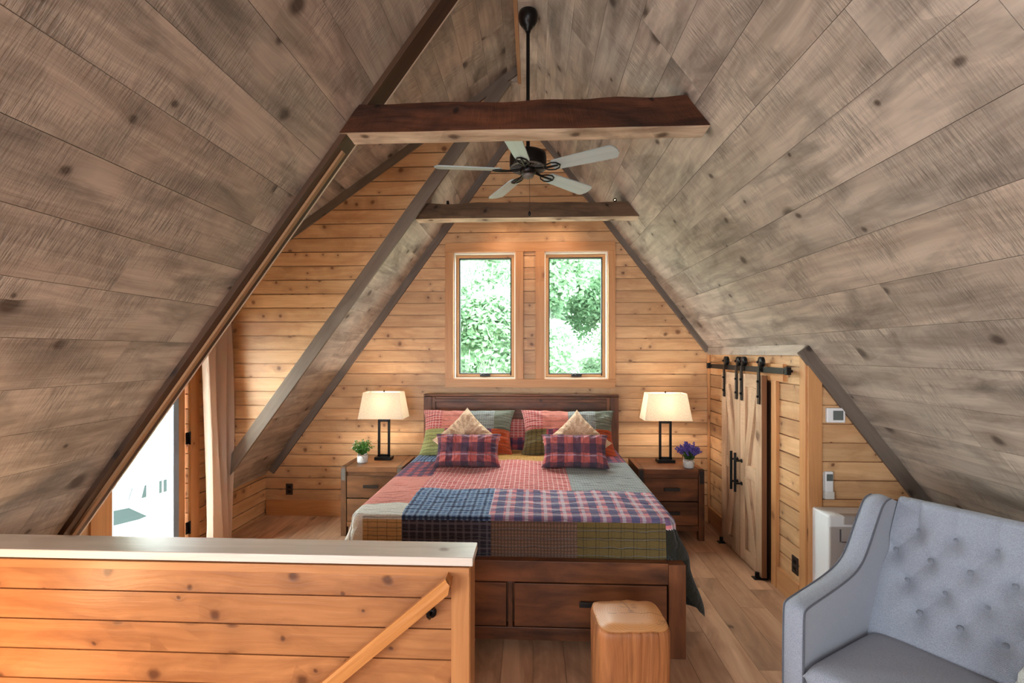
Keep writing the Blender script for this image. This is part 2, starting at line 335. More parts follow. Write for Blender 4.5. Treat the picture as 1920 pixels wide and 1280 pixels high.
M['q_red'] = plaid('quilt_red_check', srgb(200, 96, 92), [(0, .036, .006, 0, srgb(244, 214, 204), .62), (1, .024, .006, 0, srgb(240, 200, 190), .55)])
M['q_coral'] = plaid('quilt_coral', srgb(218, 134, 118), [(0, .05, .003, 0, srgb(190, 104, 92), .4)])
M['q_cream'] = plaid('quilt_cream', srgb(220, 214, 202), [(0, .02, .002, 0, srgb(186, 182, 174), .4)])
M['q_tan'] = plaid('quilt_tan_windowpane', srgb(190, 150, 100), [(0, .06, .005, 0, srgb(110, 84, 54), .6), (1, .05, .005, 0, srgb(110, 84, 54), .6)])
M['q_brown'] = plaid('quilt_brown_gingham', srgb(128, 98, 80), [(0, .02, .01, 0, srgb(78, 56, 46), .6), (1, .02, .01, 0, srgb(82, 60, 50), .55)])
M['q_olive'] = plaid('quilt_olive_windowpane', srgb(106, 88, 48), [(0, .075, .004, 0, srgb(40, 36, 20), .7), (1, .06, .005, 0, srgb(40, 36, 20), .7), (0, .075, .003, .02, srgb(54, 46, 24), .5)])
M['q_grey'] = plaid('quilt_grey_check', srgb(160, 162, 158), [(0, .02, .004, 0, srgb(104, 112, 116), .6), (1, .02, .004, 0, srgb(104, 112, 116), .6)])
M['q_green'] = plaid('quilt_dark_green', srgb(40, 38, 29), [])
M['q_rednavy'] = plaid('quilt_red_navy_buffalo', srgb(186, 84, 90), [(0, .085, .042, 0, srgb(48, 56, 88), .7), (1, .085, .042, 0, srgb(50, 60, 92), .6)])
M['q_mustard'] = plaid('quilt_mustard', srgb(196, 146, 74), [(0, .03, .004, 0, srgb(140, 100, 50), .4)])
M['q_lime'] = plaid('sham_light_green', srgb(166, 164, 104), [(0, .04, .003, 0, srgb(120, 118, 70), .5), (1, .04, .003, 0, srgb(120, 118, 70), .5)], .035)
M['q_rust'] = plaid('sham_rust_orange', srgb(196, 86, 46), [(0, .045, .003, 0, srgb(150, 58, 30), .5), (1, .03, .003, 0, srgb(150, 58, 30), .4)], .035)
M['q_sage'] = plaid('sham_sage_grey', srgb(122, 124, 108), [], .03)
M['q_camo'] = plaid('sham_olive_brown', srgb(120, 104, 62), [(0, .06, .02, 0, srgb(84, 70, 42), .6)], .035)
M['buffalo'] = plaid('cushion_red_navy_plaid', srgb(206, 104, 98), [(0, .118, .055, .02, srgb(52, 54, 82), .7), (1, .15, .07, -.035, srgb(50, 52, 76), .7), (1, .15, .012, .09, srgb(190, 160, 176), .6), (0, .118, .008, .09, srgb(160, 78, 76), .6)], 0)

# ------------------------------------------------------------------ room numbers
YB, Y1, Y2, YR = 5.17, 2.78, 4.30, -4.5
ZL = lambda x: 4.515+1.37*x          # left roof slope
ZR = lambda x: 4.274-1.304*x         # right roof slope
ZD = lambda x: 4.475+.70*x           # shallow dormer ceiling
XL, XK, YK, ZF = -2.97, 1.874, 3.34, 4.23
xl = (ZF-4.515)/1.37; xr = (4.274-ZF)/1.304
def clip(poly, a, b, c):            # keep a*u+b*v<=c
    out = []
    for i in range(len(poly)):
        p, q = poly[i], poly[(i+1) % len(poly)]; dp = a*p[0]+b*p[1]-c; dq = a*q[0]+b*q[1]-c
        if dp <= 0: out.append(p)
        if (dp < 0 < dq) or (dq < 0 < dp):
            t = dp/(dp-dq); out.append((p[0]+(q[0]-p[0])*t, p[1]+(q[1]-p[1])*t))
    return out
def boards(mb, polys, O, U, V, N, width, gap, plank=None, thick=.015, back=.06, v0=0., seed=1, off=0.):
    """real boards laid along U, courses stacked along V, faces at N*0; slab behind"""
    rg = random.Random(seed); rows = {}
    lo = min(p[1] for q in polys for p in q); hi = max(p[1] for q in polys for p in q)
    ulo = min(p[0] for q in polys for p in q); uhi = max(p[0] for q in polys for p in q)
    k0 = math.floor((lo-v0)/width); k1 = math.ceil((hi-v0)/width)
    for k in range(k0, k1):
        a, b = v0+k*width+gap/2, v0+(k+1)*width-gap/2; segs = []
        if plank:
            u = ulo-rg.random()*plank
            while u < uhi:
                L = plank*(.6+.8*rg.random()); segs.append((u, u+L-.002, rg.random())); u += L
        else: segs = [(ulo-1, uhi+1, rg.random())]
        for q in polys:
            r = clip(clip(q, 0, -1, -a), 0, 1, b)
            if len(r) < 3: continue
            for s0, s1, rn in segs:
                rr = clip(clip(r, -1, 0, -s0), 1, 0, s1)
                ar = abs(sum(rr[i][0]*rr[(i+1) % len(rr)][1]-rr[(i+1) % len(rr)][0]*rr[i][1] for i in range(len(rr))))/2 if len(rr) > 2 else 0
                if ar < 2e-5: continue
                mb.prism(rr, O, U, V, N, -thick, 0, U, rn)
    for q in polys: mb.prism(q, O, U, V, N, -back-thick, -thick+.0005, U, .5)
    return mb

# ------------------------------------------------------------------ floor
mb = MB(); SX, SY = -.25, 1.80
boards(mb, [[(YR, -3.4), (YB+.05, -3.4), (YB+.05, SX), (SY, SX), (SY, SX)][:0] or [(SY, -3.4), (YB+.05, -3.4), (YB+.05, SX), (SY, SX)], [(YR, SX), (YB+.05, SX), (YB+.05, 3.4), (YR, 3.4)], [(YR, -3.4), (-.0, -3.4), (-.0, SX), (YR, SX)]],
       (0, 0, 0), (0, 1, 0), (1, 0, 0), (0, 0, 1), .182, .0022, 1.25, .012, .2, seed=3)
struct('floor', mb, M['floor'])
mb = MB()
for i in range(9):
    mb.box((SX-.14-.25*i, .9, -.10-.2*i), (.28, 1.78, .04), 'y'); mb.box((SX-.01-.25*i, .9, -.02-.2*i-.09), (.02, 1.78, .18), 'y')
struct('stairs', mb, M['floor'])
mb = MB(); mb.box((-1.6, -.03, -1.3), (2.9, .04, 2.4), 'x'); mb.box((-1.6, 1.83, -1.3), (2.9, .04, 2.4)); mb.box((-1.6, .9, -2.4), (3, 2, .1)); mb.box((-3.1, .9, -1.3), (.05, 2, 2.4))
struct('wall_stairwell', mb, M['pine'])

# ------------------------------------------------------------------ roof slopes (grey planks)
def slope(name, side, y0, y1, x0, x1, seed, k=0.):
    f = ZL if side < 0 else ZR; p0 = Vector((x0, 0, f(x0))); V = Vector((x1-x0, 0, f(x1)-f(x0))); L = V.length; V /= L
    N = Vector((-V.z, 0, V.x));
    if N.z > 0: N = -N
    return boards(MB(), [[(y0, 0), (y1, 0), (y1, L), (y0, L)]], p0, (0, 1, 0), V, N, .255, .0022, 1.7, .012, .10, v0=k, seed=seed)
mb = slope('', -1, YR, Y1, -3.45, xl+.12, 5); mb2 = slope('', -1, Y2+.004, YB+.05, -3.1, xl+.12, 9, .1)
struct('ceiling_left', mb, M['grey']); struct('ceiling_left_strip', mb2, M['grey'])
struct('ceiling_right', slope('', 1, YR, YB+.05, 3.4, xr-.13, 12, .07), M['grey'])
mb = boards(MB(), [[(YR, xl), (YB+.05, xl), (YB+.05, xr), (YR, xr)][:0] or [(YR, xl), (Y1, xl), (Y1, xr), (YR, xr)], [(Y2, xl), (YB+.05, xl), (YB+.05, xr), (Y2, xr)], [(Y1, -.11), (Y2, -.11), (Y2, xr), (Y1, xr)]],
            (0, 0, ZF), (0, 1, 0), (1, 0, 0), (0, 0, -1), .16, .002, 2.4, .012, .1, seed=15, v0=-.126)
struct('ceiling_ridge', mb, M['grey'])
V = Vector((1, 0, .7)).normalized(); p0 = Vector((-3.05, 0, ZD(-3.05))); L = (-.08+3.05)*math.sqrt(1.49)
struct('ceiling_dormer', boards(MB(), [[(Y1-.06, 0), (Y2+.1, 0), (Y2+.1, L), (Y1-.06, L)]], p0, (0, 1, 0), V, Vector((.7, 0, -1)).normalized(), .2, .0022, 1.2, .012, .1, seed=21, v0=.04), M['grey'])

# ------------------------------------------------------------------ walls (pine boards)
BW, BG = .128, .010
# back wall: opening pieces around the two windows
WX = [(-.866, -.193), (.120, .799)]; WZ0, WZ1 = 1.512, 2.885
outline = [(XL-.1, 0), (3.3, 0), (xr, ZF+.05), (xl, ZF+.05), (XL-.1, ZL(XL-.1))]
outline = [(XL-.1, 0), (2.2, 0), (2.2, ZR(2.2)), (xr, ZF), (xl, ZF), (XL-.1, ZL(XL-.1))]
def cutout(poly, xs, z0, z1):
    out = []; e = [-9]+[x for p in xs for x in p]+[9]
    for i in range(len(e)-1):
        q = clip(clip(poly, -1, 0, -e[i]), 1, 0, e[i+1])
        if len(q) < 3: continue
        if i % 2 == 1:
            for r in (clip(q, 0, 1, z0), clip(q, 0, -1, -z1)):
                if len(r) > 2: out.append(r)
        else: out.append(q)
    return out
mb = boards(MB(), cutout(outline, WX, WZ0, WZ1), (0, YB, 0), (1, 0, 0), (0, 0, 1), (0, -1, 0), BW, BG, None, .026, .14, v0=.03, seed=31)
struct('wall_back', mb, M['pine'])
# dormer far cheek wall
outl = [(XL-.1, 0), (XL+.3, 0), (-.18, ZF+.02), (-.25, ZD(-.25)), (XL-.1, ZD(XL-.1))]
ck = [(XL-.1, 0), (XL+.02, 0), (XL+.02, .46), (-.2, ZF+.06), (-.2, ZD(-.2)), (XL-.1, ZD(XL-.1))]
a1 = [(XL-.1, 0), (XL+.02, 0), (XL+.02, ZL(XL+.02)), (XL-.1, ZL(XL-.1)+.3)]
a2 = [(XL-.1, ZL(XL-.1)+.02), (xl, ZF+.02), (xl, ZD(xl)), (XL-.1, ZD(XL-.1))]
a2 = [(XL-.1, .35), (-.2, ZL(-.2)), (-.2, ZD(-.2)), (XL-.1, ZD(XL-.1))]
mb = boards(MB(), [a2], (0, Y2, 0), (1, 0, 0), (0, 0, 1), (0, -1, 0), BW, BG, None, .026, .02, v0=.03, seed=33)
struct('wall_dormer_far', mb, M['pine'])
mb = boards(MB(), [a2, [(XL-.1, 0), (XL+.05, 0), (XL+.05, .6), (XL-.1, .36)]], (0, Y1-.06, 0), (1, 0, 0), (0, 0, 1), (0, 1, 0), BW, BG, None, .026, .06, v0=.03, seed=34)
struct('wall_dormer_near', mb, M['pine'])
# left wall with the deck door opening
DY0, DY1, DZ = 3.16, 3.98, 2.05
pl = cutout([(Y1-.1, 0), (YB+.03, 0), (YB+.03, .45), (Y2+.04, .45), (Y2+.04, 2.42), (Y1-.1, 2.42)][:0] or [(Y1-.1, 0), (Y2+.04, 0), (Y2+.04, 2.42), (Y1-.1, 2.42)], [(DY0, DY1)], -.01, DZ)
pl = [q for q in pl if max(p[1] for p in q) > .01]+[[(Y2+.04, 0), (YB+.03, 0), (YB+.03, .45), (Y2+.04, .45)], [(YR, 0), (Y1-.1, 0), (Y1-.1, .46), (YR, .46)]]
mb = boards(MB(), pl, (XL, 0, 0), (0, 1, 0), (0, 0, 1), (1, 0, 0), BW, BG, None, .026, .12, v0=.03, seed=35)
struct('wall_left', mb, M['pine'])
# right closet wall and its return
mb = boards(MB(), [[(YK, 0), (YB+.02, 0), (YB+.02, 1.82), (YK, 1.82)]], (XK, 0, 0), (0, 1, 0), (0, 0, 1), (-1, 0, 0), BW, BG, None, .026, .06, v0=.03, seed=37)
struct('wall_right', mb, M['pine'])
mb = boards(MB(), [[(XK+.02, 0), (3.26, 0), (XK+.02, ZR(XK+.02)-.01)]], (0, YK, 0), (1, 0, 0), (0, 0, 1), (0, -1, 0), BW, BG, None, .026, .06, v0=.03, seed=38)
struct('wall_closet_return', mb, M['pine'])
# rear gable wall behind the camera
mb = boards(MB(), [[(-3.3, 0), (3.3, 0), (xr, ZF), (xl, ZF)]], (0, YR, 0), (1, 0, 0), (0, 0, 1), (0, 1, 0), BW, BG, None, .026, .06, seed=39)
struct('wall_rear', mb, M['pine'])

# ------------------------------------------------------------------ trims
tn = [0]
def trim(mb, mat, bevel=.002):
    tn[0] += 1; return struct('trim_%d' % tn[0], mb, mat, bevel=bevel)
def slope_bar(side, xa, xb, y, wy, th, dn=0., mi=0, mb=None, f=None):
    """bar lying under a slope; th measured along the slope normal, wy along Y"""
    f = f or (ZL if side < 0 else ZR); a = Vector((xa, y, f(xa))); b = Vector((xb, y, f(xb))); d = (b-a).normalized()
    n = Vector((d.z, 0, -d.x))
    if n.z > 0: n = -n
    a += n*(th/2+dn); b += n*(th/2+dn); mb = mb or MB(); x = d; R = Matrix((x, Vector((0, 1, 0)), x.cross(Vector((0, 1, 0))))).transposed()
    return mb.box((a+b)/2, ((b-a).length, wy, th), 'x', mi, R)
trim(slope_bar(-1, -2.93, xl, YB-.014, .026, .075), M['dark_trim'])            # gable trims on back wall
trim(slope_bar(1, XK-.0, xr, YB-.014, .026, .055), M['dark_trim'])
trim(slope_bar(1, 3.2, XK-.01, YK-.014, .026, .085), M['dark_trim'])              # closet return
trim(slope_bar(-1, XL-.02, -.215, Y2-.016, .03, .11, -.092), M['dark_trim'])        # strip edge board
trim(slope_bar(-1, XL+.06, -.16, Y2-.013, .026, .065, 0, f=ZD), M['dark_trim'])      # dormer ceiling edge
m_ = slope_bar(-1, -3.0, xl, Y1-.07, .14, .03); tr_near = trim(m_, M['brown_trim'])
trim(slope_bar(-1, -3.0, -1.125, Y1-.07, .034, .016, .028), M['tan_trim'])
trim(slope_bar(-1, -3.0, xl, Y1+.008, .014, .05, -.02), M['cap'])
mb = MB(); mb.box((-.125, (Y1+Y2)/2, ZF+.088), (.03, Y2-Y1+.02, .19), 'y'); trim(mb, M['tan_trim'])
mb = MB(); mb.box((XK-.012, (YK+YB)/2, 1.812), (.024, YB-YK, .075), 'y'); trim(mb, M['grey'])      # grey fascia above closet
# closet corner boards
mb = MB(); mb.box((XK-.010, YK+.035, .89), (.022, .075, 1.78), 'z'); trim(mb, M['pine_trim'])
mb = MB(); mb.box((XK+.035, YK-.010, .885), (.092, .022, 1.77), 'z'); trim(mb, M['pine_trim'])
mb = MB(); mb.box((XK-.014, YB-.02, .9), (.022, .03, 1.76), 'z'); trim(mb, M['pine_trim'])
# baseboards
mb = MB(); mb.box(((XL+XK)/2, YB-.012, .085), (XK-XL-.03, .024, .17), 'x'); struct('baseboard_back', mb, M['pine_trim'], bevel=.003)
mb = MB(); mb.box((XK-.012, (YK+.075+3.72)/2, .085), (.024, 3.72-YK-.078, .17), 'y'); mb.box((XK-.012, (4.77+YB-.03)/2, .085), (.024, YB-.03-4.77, .17), 'y'); struct('baseboard_right', mb, M['pine_trim'], bevel=.003)
# closet opening casing behind the barn doors
mb = MB()
for y in (3.76, 4.73): mb.box((XK-.013, y, .79), (.026, .075, 1.58), 'z')
mb.box((XK-.013, 4.245, 1.645), (.028, 1.25, .13), 'y'); trim(mb, M['pine_trim'])
mb = MB(); mb.box((XK-.004, 4.245, .78), (.006, .9, 1.56), 'z'); trim(mb, M['brown_trim'], 0)  # flat dark sheet on solid wall, darkness of a closet interior in its colour

# ------------------------------------------------------------------ windows
cz0, cz1 = 1.42, 2.985
mb = MB(); y = YB-.02
mb.box((-.04, y, (WZ1+cz1)/2), (1.83, .042, cz1-WZ1), 'x'); mb.box((-.04, y, (WZ0+cz0)/2), (1.83, .042, WZ0-cz0), 'x')
for a, b in ((-.955, WX[0][0]), (WX[0][1], -.108), (.022, WX[1][0]), (WX[1][1], .875)): mb.box(((a+b)/2, y, (WZ0+WZ1)/2), (b-a, .040, WZ1-WZ0-.002), 'z')
trim(mb, M['pine_trim'])
for k, (a, b) in enumerate(WX):
    cx = (a+b)/2; W = b-a; H = WZ1-WZ0; cz = (WZ0+WZ1)/2
    def ring(mb, w_, h_, t, y0, y1, c=(cx, cz)):
        yc = (y0+y1)/2; d = y1-y0
        mb.box((c[0], yc, c[1]+h_/2-t/2), (w_, d, t), 'x'); mb.box((c[0], yc, c[1]-h_/2+t/2), (w_, d, t), 'x')
        for s in (-1, 1): mb.box((c[0]+s*(w_/2-t/2), yc, c[1]), (t, d, h_-2*t), 'z')
        return mb
    wf = struct('window_%d' % (k+1), ring(MB(), W, H, .014, YB+.0, YB+.145), M['vinyl'], bevel=.001)
    obj('sash', ring(MB(), W-.03, H-.03, .034, YB+.075, YB+.125), M['pine_trim'], wf, .002)
    obj('gasket', ring(MB(), W-.094, H-.094, .012, YB+.07, YB+.12), M['gasket'], wf)
    obj('pane', MB().box((cx, YB+.1, cz), (W-.115, .006, H-.115)), M['glass'], wf)
    m = MB(); zc = WZ0+.035; xc = cx+.01*(1 if k else 0)
    m.box((xc, YB+.055, zc), (.11, .03, .022)); m.tube([(xc-.045, YB+.035, zc+.008), (xc-.02, YB+.028, zc+.02), (xc+.03, YB+.028, zc+.015), (xc+.06, YB+.03, zc+.018)], .008, 8)
    obj('crank_handle', m, M['bronze'], wf, .003)
    m = MB(); m.cyl((b-.055, YB+.07, zc), (b-.055, YB+.045, zc+.05), .006, n=8); obj('latch', m, M['bronze'], wf)

# ------------------------------------------------------------------ deck door (left)
dr = struct('door_1', MB().box((XL-.04, DY0+.05, 1.0), (.045, .10, 1.98), 'z').box((XL-.04, DY1-.075, 1.0), (.045, .12, 1.98), 'z').box((XL-.04, (DY0+DY1)/2, 1.93), (.045, .6, .12), 'y').box((XL-.04, (DY0+DY1)/2, .11), (.045, .6, .2), 'y'), M['pine_trim'], bevel=.003)
obj('pane', MB().box((XL-.045, (DY0+DY1)/2-.012, 1.04), (.008, .6, 1.66)), M['glass'], dr)
m = MB(); m.box((XL-.02, 3.83, 1.04), (.06, .06, 1.7), 'z'); obj('weather_strip', m, M['grey_metal'], dr, .003)
for z in (.29, 1.06, 1.85):
    m = MB(); m.box((XL+.004, DY1-.005, z), (.012, .055, .10)); m.cyl((XL+.014, DY1, z-.055), (XL+.014, DY1, z+.055), .008, n=8); obj('hinge', m, M['black'], dr, .001)
m = MB(); m.box((XL-.0, DY0-.05, 1.02), (.03, .1, 2.04), 'z'); m.box((XL-.0, DY1+.065, 1.02), (.03, .11, 2.04), 'z'); m.box((XL, (DY0+DY1)/2, 2.10), (.03, DY1-DY0+.25, .1), 'y'); trim(m, M['pine_trim'])
m = MB(); m.box((XL-.09, (DY0+DY1)/2, .01), (.16, DY1-DY0, .03), 'y'); trim(m, M['strap'])
# curtain
def curtain():
    t = thing('curtain', 'long pale linen curtain panel gathered beside the glass deck door', 'curtain', (-2.83, 4.12, 0))
    n = 3; m = MB()
    def fn(u, v):
        z = .02+2.28*v; fold = math.sin(u*2*PI*n+.6*math.sin(v*3)); spread = .155-.028*v
        return (-.0+.05*fold*(1-.35*v)+.05*(u-.4)+.02*math.sin(v*4+u*5)+.03*(1-v), (u-.5)*2*spread+.012*math.cos(u*2*PI*n), z)
    m.grid(fn, 120, 30, uvfn=lambda u, v: (u*1.4, v*2.2)); o = obj('panel', m, M['curtain'], t)
    s = o.modifiers.new('s', 'SOLIDIFY'); s.thickness = .002
    m = MB(); pts = []
    for i in range(16):
        v = i/15; p = fn(.235, v); pts.append((p[0]+.006, p[1]-.004-.02*v, p[2]))
    m.tube(pts, .004, 6); obj('edge_seam', m, M['vinyl'], t)
    m = MB(); m.cyl((-.02, -1.05, 2.31), (-.02, .14, 2.31), .012); obj('curtain_rod', m, M['black'], t)
    for y in (.13, -1.0): obj('rod_bracket', MB().box((-.08, y, 2.31), (.12, .02, .03)), M['black'], t)
curtain()

# ------------------------------------------------------------------ stair half wall, cap, handrail
HX0, HX1, HZ = -3.02, -.262, .95
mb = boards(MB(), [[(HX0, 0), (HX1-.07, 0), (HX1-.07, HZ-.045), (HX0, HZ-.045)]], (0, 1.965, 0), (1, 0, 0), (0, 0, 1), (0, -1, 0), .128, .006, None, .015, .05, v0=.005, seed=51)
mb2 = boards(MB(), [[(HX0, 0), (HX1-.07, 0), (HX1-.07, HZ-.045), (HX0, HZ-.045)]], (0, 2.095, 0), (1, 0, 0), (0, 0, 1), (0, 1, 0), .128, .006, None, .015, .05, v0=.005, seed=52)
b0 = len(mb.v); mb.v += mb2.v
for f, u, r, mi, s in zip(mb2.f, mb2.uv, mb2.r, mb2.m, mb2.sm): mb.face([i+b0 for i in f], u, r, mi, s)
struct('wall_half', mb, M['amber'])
m = MB(); m.box((HX1-.038, 1.958, HZ/2-.02), (.076, .02, HZ-.04), 'z'); m.box((HX1-.008, 2.03, HZ/2-.02), (.022, .152, HZ-.04), 'z'); m.box((HX1-.038, 2.1, HZ/2-.02), (.076, .02, HZ-.04), 'z'); trim(m, M['amber_trim'])
m = MB(); m.box(((HX0+HX1)/2, 1.952, HZ-.058), (HX1-HX0, .018, .035), 'x'); trim(m, M['amber_trim'])
m = MB(); m.box(((HX0-.248)/2, 2.03, HZ-.018), (-.248-HX0, .165, .036), 'x'); trim(m, M['cap'], .004)
hr = thing('handrail', 'round-edged golden wooden handrail slanting down the stair side of the half wall', 'handrail', (-.33, 1.89, 0))
m = MB(); a = Vector((0.0, 0, .872)); b = Vector((-1.95, 0, .872-1.95*.85)); dv = (b-a).normalized(); up = Vector((-dv.z, 0, dv.x)); up = up if up.z > 0 else -up
prof = [(-.019, -.024), (-.022, .0), (-.021, .018), (-.012, .028), (.012, .028), (.021, .018), (.022, 0), (.019, -.024)]
Y_ = Vector((0, 1, 0))
A = [a+Y_*p[0]+up*p[1]+dv*(.03 if p[1] < 0 else 0) for p in prof]; B = [b+Y_*p[0]+up*p[1] for p in prof]; rr = .4
for i in range(len(prof)):
    j = (i+1) % len(prof); m.poly([A[i], A[j], B[j], B[i]], dv, rr)
m.poly(A, (0, 1, 0), rr); m.poly(B, (0, 1, 0), rr)
# mitred return into the wall
A2 = [p+Vector((0, .055, 0)) for p in A]
for i in range(len(prof)):
    j = (i+1) % len(prof); m.poly([A[i], A[j], A2[j], A2[i]], (0, 1, 0), rr)
obj('rail', m, M['rail'], hr, .003, recalc=True)
for s in (.12, 1.2):
    p = a+dv*s; m = MB(); m.lathe([(0.0001, 0), (.022, 0), (.022, .006), (.0001, .007)], p+Vector((0, .066, -.075)), 14, axis=Vector((0, -1, 0)).to_track_quat('Z', 'Y').to_matrix())
    m.tube([p+Vector((0, .062, -.075)), p+Vector((0, .03, -.08)), p+Vector((0, .0, -.055)), p+Vector((0, 0, -.024))], .007, 8); m.box(p+Vector((0, 0, -.024)), (.05, .03, .005)); obj('bracket', m, M['black'], hr)

# ------------------------------------------------------------------ tie beams
def beam(name, label, y, z, x0, x1, h, d, mats, seed):
    t = tag(None or bpy.data.objects.new(name, bpy.data.meshes.new(name)), label, 'beam'); nx = 90; nr = 6
    m = MB(); prof = []
    for i in range(nr): prof.append((-d/2+d*i/nr, -h/2))
    for i in range(nr): prof.append((d/2, -h/2+h*i/nr))
    for i in range(nr): prof.append((d/2-d*i/nr, h/2))
    for i in range(nr): prof.append((-d/2, h/2-h*i/nr))
    def fn(u, v):
        k = round(u*len(prof)) % len(prof); py, pz = prof[k]
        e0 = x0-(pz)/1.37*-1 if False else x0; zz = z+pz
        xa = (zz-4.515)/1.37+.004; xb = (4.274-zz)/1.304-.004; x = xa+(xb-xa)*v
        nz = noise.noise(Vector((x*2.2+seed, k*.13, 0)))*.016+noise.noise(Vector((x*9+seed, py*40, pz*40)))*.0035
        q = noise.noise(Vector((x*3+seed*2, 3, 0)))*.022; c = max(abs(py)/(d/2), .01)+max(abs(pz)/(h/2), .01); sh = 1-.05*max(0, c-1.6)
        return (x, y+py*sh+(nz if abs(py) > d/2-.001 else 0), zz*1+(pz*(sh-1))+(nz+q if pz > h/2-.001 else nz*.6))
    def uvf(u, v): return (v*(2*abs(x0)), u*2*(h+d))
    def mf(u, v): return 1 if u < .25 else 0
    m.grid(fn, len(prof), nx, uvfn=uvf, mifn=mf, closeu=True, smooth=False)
    o = obj(name, m, mats); return tag(o, label, 'beam')
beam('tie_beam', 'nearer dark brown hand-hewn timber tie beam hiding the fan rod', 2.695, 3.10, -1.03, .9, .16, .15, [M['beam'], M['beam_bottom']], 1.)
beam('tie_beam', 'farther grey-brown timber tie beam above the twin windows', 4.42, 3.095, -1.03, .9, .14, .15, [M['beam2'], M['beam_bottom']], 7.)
# beam spotlights
for x, lb in ((-.80, 'small dark spotlight on the left end of the farther tie beam'), (.755, 'small glowing copper spotlight on the right end of the farther tie beam')):
    t = thing('spotlight', lb, 'spotlight', (x, 4.43, 3.168))
    t.scale = (.62,)*3; obj('stem', MB().cyl((0, 0, -.012), (0, 0, .03), .01, n=10), M['bronze'], t)
    ax = Vector((0, .55, -.83) if x < 0 else (-.35, -.75, .35)).to_track_quat('Z', 'Y').to_matrix()
    obj('housing', MB().lathe([(.0001, -.035), (.018, -.035), (.022, -.01), (.026, .03), (.021, .03), (.0001, .012)], (0, .012, .045), 16, 0, ax), M['bronze'], t)
    obj('bulb', MB().lathe([(.0001, .0), (.012, .002), (.016, .012), (.0001, .026)], (0, .012, .045), 12, 0, ax), M['bulb'], t)
for x in (-.35, .3):
    light('beam_spot_light', 'SPOT', (x, 4.55, 3.14), 8, (1, .6, .32), .05, aim=(x*.8, 5.17, 2.82), spot_size=1.35, spot_blend=1.)

# ------------------------------------------------------------------ ceiling fan
FX, FY, FZ = -.038, 3.42, 3.10
fan = thing('ceiling_fan', 'five-blade ceiling fan with pale blades and dark bronze motor on a long rod', 'ceiling fan', (FX, FY, FZ))
obj('canopy', MB().lathe([(.0001, 1.128), (.066, 1.128), (.07, 1.10), (.066, 1.07), (.05, 1.04), (.03, 1.025), (.03, 1.015), (.018, 1.01), (.018, .99), (.0001, .99)], n=32), M['bronze'], fan)
obj('downrod', MB().cyl((0, 0, .13), (0, 0, 1.0), .013), M['bronze'], fan)
obj('motor', MB().lathe([(.0001, .16), (.03, .16), (.035, .14), (.10, .13), (.128, .115), (.132, .09), (.132, .03), (.125, .02), (.0001, .02)], n=40), M['bronze'], fan)
m = MB(); m.lathe([(.125, .021), (.13, .012), (.118, .008), (.112, .018)], n=40)
for i in range(30):
    a = i/30*2*PI; c, s = math.cos(a), math.sin(a); m.bar((.055*c, .055*s, .012), (.118*c, .118*s, .012), .006, .006)
obj('vent_ring', m, M['strap'], fan)
obj('hub', MB().lathe([(.0001, .02), (.058, .02), (.06, .0), (.055, -.02), (.045, -.03), (.0001, -.03)], n=30), M['bronze'], fan)
obj('switch_cap', MB().lathe([(.04, -.03), (.042, -.04), (.034, -.052), (.0001, -.056)], n=30), M['strap'], fan)
m = MB(); m.tube([(.01, .02, -.05), (.012, .02, -.2), (.01, .02, -.29)], .0014, 6); obj('pull_chain', m, M['bronze'], fan)
obj('pull_knob', MB().lathe([(.0001, -.285), (.006, -.29), (.011, -.305), (.009, -.318), (.0001, -.322)], (.01, .02, 0), 12), M['bronze'], fan)
def blade_parts(ang, parent):
    Rz = Matrix.Rotation(math.radians(ang), 3, 'Z'); Rp = Matrix.Rotation(math.radians(-13), 3, 'X')
    n = 28; r0, r1 = .19, .665; out = []
    for i in range(n+1):
        t = i/n; r = r0+(r1-r0)*t; w_ = (.052+.018*t)
        if t < .06: w_ *= math.sqrt(max(0, 1-(1-t/.06)**2))*.35+.65
        if t > .9: w_ *= math.sqrt(max(0.02, 1-((t-.9)/.1)**2*.93))
        out.append((r, w_))
    m = MB()
    for sgn in (1, -1):
        for i in range(n):
            (ra, wa), (rb, wb) = out[i], out[i+1]; q = [(ra, -wa, sgn*.004), (rb, -wb, sgn*.004), (rb, wb, sgn*.004), (ra, wa, sgn*.004)]
            if sgn < 0: q.reverse()
            m.poly([Rz@(Rp@Vector(p)) for p in q], Rz@Vector((1, 0, 0)), .3)
    for s2 in (1, -1):
        for i in range(n):
            (ra, wa), (rb, wb) = out[i], out[i+1]; m.poly([Rz@(Rp@Vector(p)) for p in ((ra, s2*wa, -.004), (rb, s2*wb, -.004), (rb, s2*wb, .004), (ra, s2*wa, .004))], (1, 0, 0), .3, 0)
    for (r, w_) in (out[0], out[-1]): m.poly([Rz@(Rp@Vector(p)) for p in ((r, -w_, -.004), (r, w_, -.004), (r, w_, .004), (r, -w_, .004))], (1, 0, 0), .3)
    obj('blade', m, M['blade'], parent)
    m = MB(); T = lambda p: Rz@(Rp@Vector(p))
    m.tube([Rz@Vector((.05, 0, .002)), T((.10, 0, -.004)), T((.15, .0, -.01)), T((.235, 0, -.01))], [.011, .009, .008, .007], 8)
    for s2 in (1, -1):
        m.tube([T((.12, 0, -.008)), T((.155, s2*.03, -.01)), T((.2, s2*.042, -.01)), T((.235, s2*.03, -.01)), T((.252, 0, -.01))], .005, 6)
    obj('blade_arm', m, M['bronze'], parent)
for a in (-28, 44, 116, 188, 260): blade_parts(a, fan)

